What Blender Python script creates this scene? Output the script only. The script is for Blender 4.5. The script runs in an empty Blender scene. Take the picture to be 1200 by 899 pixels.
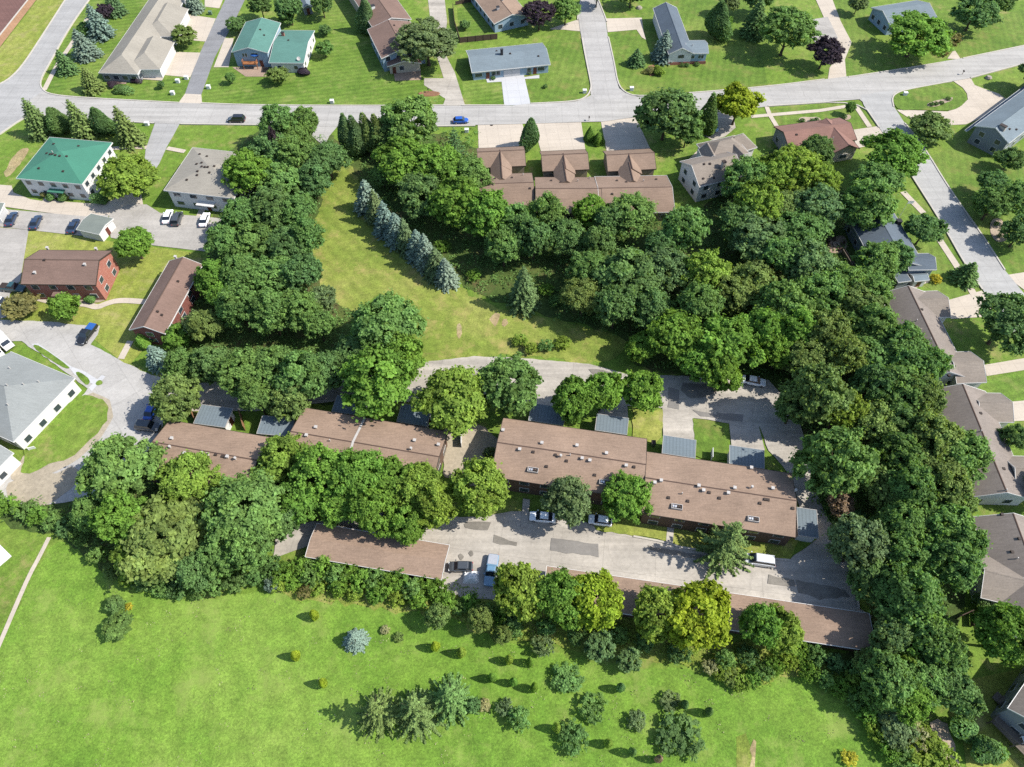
import bpy, math, random
import numpy as np
from mathutils import Vector, Matrix
R = math.radians
scene = bpy.context.scene
COL = scene.collection
random.seed(7)
# ------------------------------------------------------------------ camera
CAMH, PITCH, FPX = 118.0, R(55.0), 832.0
SP, CP = math.sin(PITCH), math.cos(PITCH)
cam = bpy.data.cameras.new('camera'); cam.sensor_fit = 'HORIZONTAL'
cam.angle = 2*math.atan(600/FPX); cam.clip_start = 1; cam.clip_end = 6000
camo = bpy.data.objects.new('camera', cam); COL.objects.link(camo)
camo.location = (0, 0, CAMH); camo.rotation_euler = (R(90)-PITCH, 0, 0)
scene.camera = camo

def G(x, y, z=0.0):
    """survey point seen at (x, y) of the 1200 px photograph -> the place it has at height z"""
    u, v = x-600.0, y-449.5
    t = (CAMH-z)/(FPX*SP+v*CP)
    return Vector((u*t, (FPX*CP-v*SP)*t, z))
def ppm(y, z=0.0):
    return (FPX*SP+(y-449.5)*CP)/(CAMH-z)
# ------------------------------------------------------------------ light
SUN_EL = R(45.5)
sd = Vector((1.0, -0.08, 0)).normalized()
sunvec = Vector((sd.x*math.cos(SUN_EL), sd.y*math.cos(SUN_EL), math.sin(SUN_EL)))
sl = bpy.data.lights.new('sun', 'SUN'); sl.energy = 4.9; sl.angle = R(0.53); sl.color = (1.0, 0.955, 0.87)
so = bpy.data.objects.new('sun', sl); COL.objects.link(so); so.location = (80, 0, 150)
so.rotation_euler = (-sunvec).to_track_quat('-Z', 'Y').to_euler()
w = bpy.data.worlds.new('World'); scene.world = w; w.use_nodes = True
nt = w.node_tree; bg = nt.nodes['Background']
sky = nt.nodes.new('ShaderNodeTexSky'); sky.sky_type = 'NISHITA'; sky.sun_disc = False
sky.sun_elevation = SUN_EL; sky.sun_rotation = math.atan2(sd.x, sd.y); sky.altitude = 200
nt.links.new(sky.outputs[0], bg.inputs[0]); bg.inputs[1].default_value = 0.15
scene.view_settings.view_transform = 'Standard'; scene.view_settings.look = 'None'
scene.view_settings.exposure = 0.80; scene.view_settings.gamma = 1.0
scene.view_settings.use_curve_mapping = False
scene.render.engine = 'CYCLES'
scene.cycles.max_bounces = 5; scene.cycles.diffuse_bounces = 3; scene.cycles.glossy_bounces = 2
scene.cycles.transmission_bounces = 3; scene.cycles.transparent_max_bounces = 4
scene.cycles.use_denoising = False
# ------------------------------------------------------------------ materials
def lin(c): c /= 255.0; return c/12.92 if c <= 0.04045 else ((c+0.055)/1.055)**2.4
def alb(r, g, b, k=2.0): return (lin(r)/k, lin(g)/k, lin(b)/k, 1)
class NT:
    def __init__(s, name):
        s.m = bpy.data.materials.new(name); s.m.use_nodes = True
        s.t = s.m.node_tree; s.b = s.t.nodes['Principled BSDF']
        s.b.inputs['Roughness'].default_value = 0.9; s.b.inputs['Specular IOR Level'].default_value = 0.25
    def n(s, typ, **kw):
        n = s.t.nodes.new(typ)
        for k, v in kw.items():
            if k in n.inputs.keys(): n.inputs[k].default_value = v
            else: setattr(n, k, v)
        return n
    def l(s, a, b): s.t.links.new(a, b)
    def pos(s, rot=0.0, scale=(1, 1, 1)):
        g = s.n('ShaderNodeNewGeometry'); m = s.n('ShaderNodeMapping')
        m.inputs['Rotation'].default_value = (0, 0, rot); m.inputs['Scale'].default_value = scale
        s.l(g.outputs['Position'], m.inputs['Vector']); return m.outputs[0]
    def noise(s, vec, scale, detail=4, rough=0.6):
        n = s.n('ShaderNodeTexNoise'); n.inputs['Scale'].default_value = scale
        n.inputs['Detail'].default_value = detail; n.inputs['Roughness'].default_value = rough
        s.l(vec, n.inputs['Vector']); return n.outputs['Fac']
    def ramp(s, fac, stops):
        r = s.n('ShaderNodeValToRGB'); e = r.color_ramp.elements
        e[0].position, e[0].color = stops[0]; e[1].position, e[1].color = stops[-1]
        for p, c in stops[1:-1]: k = e.new(p); k.color = c
        s.l(fac, r.inputs[0]); return r.outputs[0]
    def mix(s, fac, a, b, typ='MIX'):
        m = s.n('ShaderNodeMix'); m.data_type = 'RGBA'; m.blend_type = typ
        for sock, v in ((m.inputs[0], fac), (m.inputs[6], a), (m.inputs[7], b)):
            if hasattr(v, 'links'): s.l(v, sock)
            else: sock.default_value = v
        return m.outputs[2]
    def bump(s, h, strength=0.3, dist=0.1):
        b = s.n('ShaderNodeBump'); b.inputs['Strength'].default_value = strength
        b.inputs['Distance'].default_value = dist; s.l(h, b.inputs['Height'])
        s.l(b.outputs[0], s.b.inputs['Normal'])
    def out(s, c): s.l(c, s.b.inputs['Base Color']); return s.m
def g3(v): return (v, v, v, 1)
def grass(name, lo, mid, hi, big=0.045, stripe=None, sfac=0.25, dry=None, speck=0.5):
    t = NT(name); p = t.pos()
    c = t.ramp(t.noise(p, big, 6, 0.65), [(0.30, lo), (0.5, mid), (0.70, hi)])
    f = t.noise(p, 0.55, 6, 0.7)
    c = t.mix(0.75, c, t.ramp(f, [(0.3, g3(0.62)), (0.7, g3(1.32))]), 'MULTIPLY')
    c = t.mix(0.5, c, t.ramp(t.noise(t.pos(0.4), 0.16, 5, 0.7), [(0.36, (0.70, 0.84, 0.66, 1)), (0.52, g3(1.0)), (0.68, (1.2, 1.1, 1.3, 1))]), 'MULTIPLY')
    f2 = t.noise(p, 2.6, 5, 0.75)
    c = t.mix(speck+0.25, c, t.ramp(f2, [(0.3, g3(0.55)), (0.72, g3(1.42))]), 'MULTIPLY')
    f3 = t.noise(p, 6.5, 3, 0.8)
    c = t.mix(speck, c, t.ramp(f3, [(0.3, g3(0.65)), (0.72, g3(1.35))]), 'MULTIPLY')
    if dry:
        d = t.ramp(t.noise(p, 0.17, 7, 0.72), [(0.52, g3(0)), (0.68, g3(0.85))])
        c = t.mix(d, c, dry)
    if stripe is not None:
        ang, sc = stripe
        wv = t.n('ShaderNodeTexWave'); wv.inputs['Scale'].default_value = sc
        wv.inputs['Distortion'].default_value = 2.5; wv.inputs['Detail'].default_value = 2
        wv.inputs['Detail Scale'].default_value = 0.3
        t.l(t.pos(ang), wv.inputs['Vector'])
        c = t.mix(sfac, c, t.ramp(wv.outputs['Fac'], [(0.2, g3(0.7)), (0.8, g3(1.3))]), 'MULTIPLY')
    t.bump(f3, 0.5, 0.12)
    return t.out(c)
def paving(name, col, rot=0.0, slab=None, streak=0.35, spot=0.3, blotch=(0.82, 1.12), crack=0.0):
    t = NT(name); p = t.pos(rot)
    c = t.mix(1.0, col, t.ramp(t.noise(p, 0.12, 6, 0.7), [(0.3, g3(blotch[0])), (0.7, g3(blotch[1]))]), 'MULTIPLY')
    ps = t.pos(rot, (0.03, 0.55, 1))
    c = t.mix(streak, c, t.ramp(t.noise(ps, 1.0, 5, 0.65), [(0.3, g3(0.7)), (0.7, g3(1.2))]), 'MULTIPLY')
    f = t.noise(p, 1.7, 6, 0.8)
    c = t.mix(spot, c, t.ramp(f, [(0.3, g3(0.65)), (0.65, g3(1.15))]), 'MULTIPLY')
    if crack:
        v = t.n('ShaderNodeTexVoronoi'); v.feature = 'DISTANCE_TO_EDGE'; v.inputs['Scale'].default_value = 0.15
        nz = t.n('ShaderNodeTexNoise'); nz.inputs['Scale'].default_value = 0.8; t.l(p, nz.inputs['Vector'])
        vm = t.n('ShaderNodeVectorMath'); vm.operation = 'MULTIPLY_ADD'
        t.l(nz.outputs['Color'], vm.inputs[0]); vm.inputs[1].default_value = (1.5, 1.5, 0); t.l(p, vm.inputs[2])
        t.l(vm.outputs[0], v.inputs['Vector'])
        c = t.mix(crack, c, t.ramp(v.outputs['Distance'], [(0.008, g3(0.45)), (0.022, g3(1))]), 'MULTIPLY')
    if slab:
        b = t.n('ShaderNodeTexBrick'); b.offset = 0; b.inputs['Scale'].default_value = 1.0
        b.inputs['Brick Width'].default_value = slab[0]; b.inputs['Row Height'].default_value = slab[1]
        b.inputs['Mortar Size'].default_value = 0.07; b.inputs['Mortar Smooth'].default_value = 0.3
        b.inputs['Color1'].default_value = g3(1.0); b.inputs['Color2'].default_value = g3(0.965)
        b.inputs['Mortar'].default_value = g3(0.80); t.l(p, b.inputs['Vector'])
        c = t.mix(0.85, c, b.outputs['Color'], 'MULTIPLY')
    t.bump(f, 0.15, 0.02)
    return t.out(c)
def shingle(name, col, var=0.22, spec=0.25, seam=None):
    t = NT(name); p = t.pos()
    c = t.mix(1.0, col, t.ramp(t.noise(p, 0.16, 5, 0.6), [(0.3, g3(1-var*0.7)), (0.7, g3(1+var*0.6))]), 'MULTIPLY')
    f = t.noise(p, 3.2, 5, 0.75)
    c = t.mix(0.8, c, t.ramp(f, [(0.3, g3(1-var)), (0.7, g3(1+var))]), 'MULTIPLY')
    ps = t.pos(0.14, (0.5, 4.0, 1))
    c = t.mix(0.6, c, t.ramp(t.noise(ps, 1.0, 3), [(0.3, g3(1-var)), (0.7, g3(1+var*0.8))]), 'MULTIPLY')
    if seam:
        wv = t.n('ShaderNodeTexWave'); wv.inputs['Scale'].default_value = seam[1]; t.l(t.pos(seam[0]), wv.inputs['Vector'])
        c = t.mix(0.6, c, t.ramp(wv.outputs['Fac'], [(0.0, g3(0.72)), (0.25, g3(1.0)), (1.0, g3(1.06))]), 'MULTIPLY')
    t.b.inputs['Specular IOR Level'].default_value = spec
    t.bump(f, 0.25, 0.03)
    return t.out(c)
def plain(name, col, rough=0.6, spec=0.4, metal=0.0, var=0.08, sc=1.3):
    t = NT(name); p = t.pos()
    c = t.mix(1.0, col, t.ramp(t.noise(p, sc, 4), [(0.3, g3(1-var)), (0.7, g3(1+var))]), 'MULTIPLY')
    t.b.inputs['Roughness'].default_value = rough; t.b.inputs['Specular IOR Level'].default_value = spec
    t.b.inputs['Metallic'].default_value = metal
    return t.out(c)
def brickmat(name, c1, c2, mortar):
    t = NT(name); g = t.n('ShaderNodeNewGeometry'); sx = t.n('ShaderNodeSeparateXYZ'); t.l(g.outputs['Position'], sx.inputs[0])
    ad = t.n('ShaderNodeMath'); ad.operation = 'ADD'; t.l(sx.outputs[0], ad.inputs[0]); t.l(sx.outputs[1], ad.inputs[1])
    cx = t.n('ShaderNodeCombineXYZ'); t.l(ad.outputs[0], cx.inputs[0]); t.l(sx.outputs[2], cx.inputs[1])
    b = t.n('ShaderNodeTexBrick'); b.inputs['Scale'].default_value = 1.0
    b.inputs['Brick Width'].default_value = 0.42; b.inputs['Row Height'].default_value = 0.16; b.inputs['Mortar Size'].default_value = 0.015
    b.inputs['Color1'].default_value = c1; b.inputs['Color2'].default_value = c2; b.inputs['Mortar'].default_value = mortar
    t.l(cx.outputs[0], b.inputs['Vector'])
    return t.out(b.outputs['Color'])
def leafmat(name, trans=0.44, hue=0.16):
    t = NT(name); oi = t.n('ShaderNodeObjectInfo'); at = t.n('ShaderNodeAttribute'); at.attribute_name = 'tint'
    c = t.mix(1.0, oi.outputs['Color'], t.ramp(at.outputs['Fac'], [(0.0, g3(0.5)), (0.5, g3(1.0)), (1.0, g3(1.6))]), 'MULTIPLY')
    p = t.pos()
    f = t.noise(p, 0.35, 3)
    c = t.mix(t.ramp(f, [(0.42, g3(0)), (0.7, g3(hue*2.4))]), c, t.mix(1.0, c, (1.28, 1.12, 0.75, 1), 'MULTIPLY'))
    t.b.inputs['Roughness'].default_value = 0.75; t.b.inputs['Specular IOR Level'].default_value = 0.10
    tr = t.n('ShaderNodeBsdfTranslucent'); t.l(t.mix(1.0, c, (1.15, 1.15, 0.55, 1), 'MULTIPLY'), tr.inputs[0])
    ms = t.n('ShaderNodeMixShader'); ms.inputs[0].default_value = trans
    t.l(c, t.b.inputs['Base Color']); t.l(t.b.outputs[0], ms.inputs[1]); t.l(tr.outputs[0], ms.inputs[2])
    t.l(ms.outputs[0], t.t.nodes['Material Output'].inputs[0])
    return t.m
def glassmat(name, col):
    t = NT(name); t.b.inputs['Base Color'].default_value = col; t.b.inputs['Roughness'].default_value = 0.08
    t.b.inputs['Specular IOR Level'].default_value = 0.7; return t.m
M = {}
M['lawn'] = grass('lawn_mat', alb(116, 146, 52), alb(128, 160, 58), alb(154, 174, 78), 0.03, (0.5, 0.15), 0.12, alb(176, 168, 104))
M['lawn_rich'] = grass('rich_lawn_mat', alb(104, 138, 46), alb(120, 152, 56), alb(148, 170, 78), 0.05, (1.35, 0.17), 0.28, alb(160, 170, 92), 0.6)
M['lawn_shady'] = grass('fine_lawn_mat', alb(104, 138, 46), alb(122, 152, 58), alb(148, 166, 78), 0.06, (0.25, 0.16), 0.2, alb(150, 152, 80))  # manicured garden lawn, a mown green of its own
M['lawn_dry'] = grass('dry_lawn_mat', alb(144, 160, 64), alb(164, 174, 78), alb(186, 186, 100), 0.05, (0.1, 0.13), 0.15, alb(196, 182, 124))
M['clearing'] = grass('clearing_mat', alb(130, 154, 60), alb(154, 168, 74), alb(186, 182, 104), 0.035, (-0.75, 0.11), 0.2, alb(196, 178, 112))
M['meadow'] = grass('meadow_mat', alb(108, 150, 48), alb(131, 169, 60), alb(154, 183, 80), 0.022, (-0.35, 0.07), 0.14, alb(158, 178, 88), 0.7)
M['tallgrass'] = grass('tall_grass_mat', alb(120, 142, 50), alb(150, 164, 70), alb(178, 180, 94), 0.08, None, 0, alb(190, 182, 112), 0.8)
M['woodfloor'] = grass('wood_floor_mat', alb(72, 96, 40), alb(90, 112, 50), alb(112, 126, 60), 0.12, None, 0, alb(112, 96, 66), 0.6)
M['earth'] = grass('earth_mat', alb(176, 156, 112), alb(196, 176, 130), alb(212, 194, 150), 0.2, None, 0, None, 0.5)
def hd(x0, y0, x1, y1): d = G(x1, y1)-G(x0, y0); return -math.atan2(d.y, d.x)
M['road'] = paving('street_concrete', alb(207, 203, 197), 0.0, (4.6, 4.1), 0.6, 0.3, (0.9, 1.08), 0.10)
M['road_ns'] = paving('side_street_concrete', alb(206, 202, 197), hd(707, 100, 689, 0), (4.6, 4.1), 0.45, 0.3, (0.9, 1.08), 0.10)
M['road_e'] = paving('east_street_concrete', alb(203, 201, 197), hd(1140, 300, 1050, 145), (4.6, 4.3), 0.4, 0.3, (0.9, 1.08), 0.10)
M['road_w'] = paving('west_street_concrete', alb(198, 196, 193), hd(20, 100, 90, 0), (5, 3.5), 0.5, 0.3, (0.9, 1.06), 0.10)
M['asphalt'] = paving('lane_asphalt', alb(164, 164, 166), hd(226, 110, 275, 0), None, 0.55, 0.45, (0.85, 1.1), 0.14)
M['lot'] = paving('lot_concrete', alb(218, 209, 196), 0.145, (9.0, 6.5), 0.8, 0.45, (0.78, 1.12), 0.14)
M['culdesac'] = paving('cul_de_sac_paving', alb(212, 208, 202), -0.7, (6.0, 5.0), 0.3, 0.4, (0.85, 1.1), 0.14)
M['concrete'] = paving('pale_concrete', alb(230, 216, 198), -0.1, (3.2, 3.2), 0.2, 0.25, (0.9, 1.08))
M['white_concrete'] = paving('white_concrete', alb(226, 226, 228), -0.1, (3.4, 3.4), 0.1, 0.15, (0.95, 1.04))
M['parking'] = paving('parking_asphalt', alb(204, 198, 190), -0.2, None, 0.5, 0.45, (0.85, 1.1), 0.14)
M['patch'] = paving('patch_asphalt', alb(160, 155, 149), 0.145, None, 0.5, 0.4)
M['patch_dark'] = paving('stain_asphalt', alb(168, 161, 150), 0.145, None, 0.6, 0.6, (0.6, 1.1))
M['gravel'] = paving('gravel_mat', alb(206, 192, 168), 0, None, 0.2, 0.8, (0.8, 1.1))
M['brownpave'] = paving('brown_paving', alb(142, 106, 98), 0.9, (9.0, 1.1), 0.5, 0.3)
M['tanpave'] = paving('brick_paving', alb(206, 160, 122), 0.9, (2.2, 1.1), 0.3, 0.4)
M['kerb'] = plain('kerb_concrete', alb(222, 214, 202), 0.9, 0.2)
M['mulch'] = paving('mulch_mat', alb(172, 128, 98), 0, None, 0.2, 0.8, (0.7, 1.2))
M['stone'] = paving('stone_bed', alb(206, 186, 164), 0, None, 0.2, 0.9, (0.75, 1.15))
M['patio'] = paving('paver_patio', alb(196, 170, 150), 0.3, (0.8, 0.8), 0.1, 0.4)
# roofs
M['r_brown'] = shingle('brown_shingle', alb(175, 149, 129), 0.22)
M['r_brown2'] = shingle('dark_brown_shingle', alb(146, 120, 108), 0.18)
M['r_town'] = shingle('taupe_shingle', alb(162, 138, 120), 0.2)
M['r_grey'] = shingle('pale_grey_shingle', alb(178, 171, 158), 0.16)
M['r_greyb'] = shingle('green_grey_shingle', alb(162, 166, 164), 0.12)
M['r_teal'] = shingle('teal_shingle', alb(104, 150, 138), 0.16)
M['r_green'] = shingle('green_metal_roof', alb(76, 144, 120), 0.08, 0.4)
M['r_bluegrey'] = shingle('blue_grey_shingle', alb(138, 152, 160), 0.16)
M['r_slate'] = shingle('slate_shingle', alb(110, 122, 134), 0.18)
M['r_taupe'] = shingle('grey_brown_shingle', alb(154, 143, 134), 0.18)
M['r_tan'] = shingle('tan_shingle', alb(164, 152, 140), 0.18)
M['r_red'] = shingle('red_brown_shingle', alb(160, 122, 110), 0.18)
M['r_corr'] = shingle('corrugated_roof', alb(132, 146, 154), 0.1, 0.4, (0.145, 0.5))
M['r_garage'] = shingle('grey_green_shingle', alb(142, 150, 142), 0.12)
M['r_dark'] = plain('ridge_dark', alb(112, 92, 82), 0.9, 0.2)
# walls
M['w_white'] = plain('white_siding', alb(238, 236, 232, 1.7), 0.8, 0.3, 0, 0.04)
M['w_cream'] = plain('cream_siding', alb(214, 204, 184), 0.8, 0.3, 0, 0.05)
M['w_blue'] = plain('pale_blue_siding', alb(170, 196, 216), 0.8, 0.3, 0, 0.05)  # blue walls, and walls whose bluish shade is put into the colour
M['w_grey'] = plain('grey_siding', alb(158, 164, 170), 0.8, 0.3, 0, 0.06)
M['w_bluegrey'] = plain('blue_grey_siding', alb(140, 158, 172), 0.8, 0.3, 0, 0.06)
M['w_tan'] = plain('tan_siding', alb(176, 158, 138), 0.8, 0.3, 0, 0.06)
M['w_brown'] = plain('brown_siding', alb(116, 92, 78), 0.8, 0.3, 0, 0.08)
M['w_brick'] = brickmat('red_brick', alb(196, 116, 98), alb(176, 96, 82), alb(206, 176, 160))
M['w_brick2'] = brickmat('dark_red_brick', alb(150, 84, 74), alb(132, 72, 64), alb(160, 130, 120))
M['trim'] = plain('white_trim', alb(236, 234, 230, 1.7), 0.5, 0.4, 0, 0.03)
M['darktrim'] = plain('dark_trim', alb(84, 72, 64), 0.6, 0.3)
M['glass'] = glassmat('window_glass', (0.03, 0.04, 0.05, 1))
M['garage'] = plain('garage_door_white', alb(226, 226, 226), 0.5, 0.4, 0, 0.03)
M['door'] = plain('door_paint', alb(120, 64, 52), 0.5, 0.4)
M['vent_w'] = plain('vent_white', alb(214, 208, 202, 1.9), 0.5, 0.4)
M['vent_d'] = plain('vent_dark', alb(72, 60, 54), 0.7, 0.3)
M['chimney'] = plain('chimney_pale', alb(206, 196, 186), 0.9, 0.2)
M['chimney_d'] = plain('chimney_dark', alb(64, 64, 68), 0.8, 0.2)
M['wood'] = plain('deck_wood', alb(176, 132, 98), 0.8, 0.2, 0, 0.15, 4)
M['wood_grey'] = plain('weathered_wood', alb(142, 130, 118), 0.9, 0.2, 0, 0.15, 4)
M['wood_dark'] = plain('fence_wood', alb(104, 88, 76), 0.9, 0.2, 0, 0.15, 4)
M['bark'] = plain('bark', (0.07, 0.052, 0.036, 1), 0.95, 0.1, 0, 0.25, 5)
M['leaf'] = leafmat('leaf_mat'); M['needle'] = leafmat('needle_mat', 0.12, 0.05)
M['tyre'] = plain('tyre_rubber', (0.02, 0.02, 0.022, 1), 0.8, 0.2)
M['rim'] = plain('wheel_rim', (0.5, 0.5, 0.52, 1), 0.3, 0.5, 0.8)
M['lamp'] = plain('headlight_glass', (0.75, 0.78, 0.8, 1), 0.15, 0.6)
M['tail'] = plain('tail_light_red', (0.35, 0.02, 0.02, 1), 0.2, 0.6)
M['carglass'] = glassmat('car_glass', (0.012, 0.016, 0.022, 1))
M['metal'] = plain('galvanised_metal', (0.45, 0.46, 0.48, 1), 0.45, 0.5, 0.6)
M['green_box'] = plain('utility_green', alb(120, 150, 120), 0.6, 0.3)
M['pink'] = plain('pink_canvas', alb(232, 160, 168), 0.8, 0.2)
M['blue'] = plain('blue_canvas', alb(52, 110, 190), 0.7, 0.3)
M['orange'] = plain('cedar_wood', alb(206, 138, 92), 0.8, 0.2, 0, 0.15, 4)
M['white'] = plain('white_paint', alb(240, 240, 238, 1.6), 0.5, 0.4)
M['rock'] = plain('rock', alb(186, 176, 162), 0.9, 0.2, 0, 0.2, 3)
def paint(name, col):
    if 'p_'+name not in M:
        t = NT('car_paint_'+name); t.b.inputs['Base Color'].default_value = col
        t.b.inputs['Roughness'].default_value = 0.28; t.b.inputs['Coat Weight'].default_value = 0.6
        t.b.inputs['Specular IOR Level'].default_value = 0.5; M['p_'+name] = t.m
    return M['p_'+name]
# ------------------------------------------------------------------ object helpers
def link(name, me, parent=None):
    o = bpy.data.objects.new(name, me); COL.objects.link(o)
    if parent: o.parent = parent
    return o
def mesh(name, vs, fs, mat, parent=None, smooth=False):
    me = bpy.data.meshes.new(name); me.from_pydata([tuple(v) for v in vs], [], fs); me.update()
    me.materials.append(mat if not isinstance(mat, str) else M[mat])
    if smooth: me.polygons.foreach_set('use_smooth', [True]*len(me.polygons))
    return link(name, me, parent)
def thing(name, label, cat, loc=(0, 0, 0), rz=0.0, group=None):
    o = link(name, None); o.location = loc; o.rotation_euler = (0, 0, rz); o.empty_display_size = 0.5
    return tag(o, label, cat, group)
def tag(o, label, cat, group=None, kind=None):
    if label: o['label'] = label
    if cat: o['category'] = cat
    if group: o['group'] = group
    if kind: o['kind'] = kind
    return o
class MB:
    def __init__(s): s.v, s.f = [], []
    def add(s, vs, fs):
        b = len(s.v); s.v += [Vector(v) for v in vs]; s.f += [tuple(b+i for i in f) for f in fs]; return s
    def box(s, x0, x1, y0, y1, z0, z1, fn=None):
        vs = [Vector((x, y, z)) for z in (z0, z1) for y in (y0, y1) for x in (x0, x1)]
        if fn: vs = [fn(v.x, v.y, v.z) for v in vs]
        return s.add(vs, [(0, 2, 3, 1), (4, 5, 7, 6), (0, 1, 5, 4), (2, 6, 7, 3), (0, 4, 6, 2), (1, 3, 7, 5)])
    def tube(s, p0, p1, r0, r1, n=8, cap=True):
        p0, p1 = Vector(p0), Vector(p1); d = (p1-p0).normalized()
        a = d.orthogonal().normalized(); b = d.cross(a); i0 = len(s.v)
        for p, r in ((p0, r0), (p1, r1)):
            for k in range(n):
                t = 2*math.pi*k/n; s.v.append(p+a*(r*math.cos(t))+b*(r*math.sin(t)))
        for k in range(n):
            s.f.append((i0+k, i0+(k+1) % n, i0+n+(k+1) % n, i0+n+k))
        if cap: s.f.append(tuple(i0+n+k for k in range(n))); s.f.append(tuple(i0+n-1-k for k in range(n)))
        return s
    def build(s, name, mat, parent=None, smooth=False): return mesh(name, s.v, s.f, mat, parent, smooth)
# ------------------------------------------------------------------ ground sheets
ZL = {'a': 0.010, 'b': 0.05, 'c': 0.16, 'd': 0.19, 'e': 0.225, 'f': 0.24}
ZN = {k: 0 for k in ZL}
def rounded(pts, it=2):
    for _ in range(it):
        q = []
        for i in range(len(pts)):
            a, b = pts[i], pts[(i+1) % len(pts)]
            q += [(a[0]*.75+b[0]*.25, a[1]*.75+b[1]*.25), (a[0]*.25+b[0]*.75, a[1]*.25+b[1]*.75)]
        pts = q
    return pts
def sheet(name, layer, mat, pts, smooth=0, wob=0.0):
    z = ZL[layer]+ZN[layer]*0.0015; ZN[layer] += 1
    if isinstance(pts, str): pts = [tuple(float(a) for a in q.split(',')) for q in pts.split()]
    if smooth: pts = rounded(pts, smooth)
    ws = [G(x, y) for x, y in pts]
    if wob:
        q = []
        for i in range(len(ws)):
            a, b = ws[i], ws[(i+1) % len(ws)]; n = max(1, int((b-a).length/1.2))
            for k in range(n):
                p = a.lerp(b, k/n); q.append(p+Vector((random.uniform(-wob, wob), random.uniform(-wob, wob), 0)))
        ws = q
    from mathutils.geometry import tessellate_polygon
    vs = [Vector((p.x, p.y, z)) for p in ws]
    tris = tessellate_polygon([vs]); fs = []
    for t in tris:
        a, b, c = [vs[i] for i in t]
        fs.append(tuple(t) if (b-a).cross(c-a).z > 0 else (t[0], t[2], t[1]))
    o = mesh(name, vs, fs, mat); o['kind'] = 'structure'
    return o
def wline(pts):
    if isinstance(pts, str): pts = [tuple(float(a) for a in q.split(',')) for q in pts.split()]
    return [G(x, y) for x, y in pts]
def offs(ws, d):
    out = []
    for i, p in enumerate(ws):
        a = ws[max(0, i-1)]; b = ws[min(len(ws)-1, i+1)]; t = (b-a); t.z = 0; t.normalize()
        out.append(p+Vector((-t.y, t.x, 0))*d)
    return out
def smoothline(ws, n=3):
    for _ in range(n):
        q = [ws[0]]
        for a, b in zip(ws, ws[1:]): q += [a.lerp(b, .25), a.lerp(b, .75)]
        q.append(ws[-1]); ws = q
    return ws
def strip(name, layer, mat, pts, width, sm=2):
    z = ZL[layer]+ZN[layer]*0.0015; ZN[layer] += 1
    ws = smoothline(wline(pts), sm); l, r = offs(ws, width/2), offs(ws, -width/2); n = len(ws)
    vs = [Vector((p.x, p.y, z)) for p in l+r]
    o = mesh(name, vs, [(i, n+i, n+i+1, i+1) for i in range(n-1)], mat); o['kind'] = 'structure'
    return o
def kerb(pts, sm=2, width=0.34, h=0.30):
    ws = smoothline(wline(pts), sm); l, r = offs(ws, width/2), offs(ws, -width/2); n = len(ws)
    vs = [Vector((p.x, p.y, z)) for z in (0.0, h) for p in l+r]
    fs = []
    for i in range(n-1):
        fs += [(2*n+i, 3*n+i, 3*n+i+1, 2*n+i+1), (i, 2*n+i, 2*n+i+1, i+1), (n+i, n+i+1, 3*n+i+1, 3*n+i)]
    o = mesh('kerb', vs, fs, 'kerb'); o['kind'] = 'structure'; return o
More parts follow.
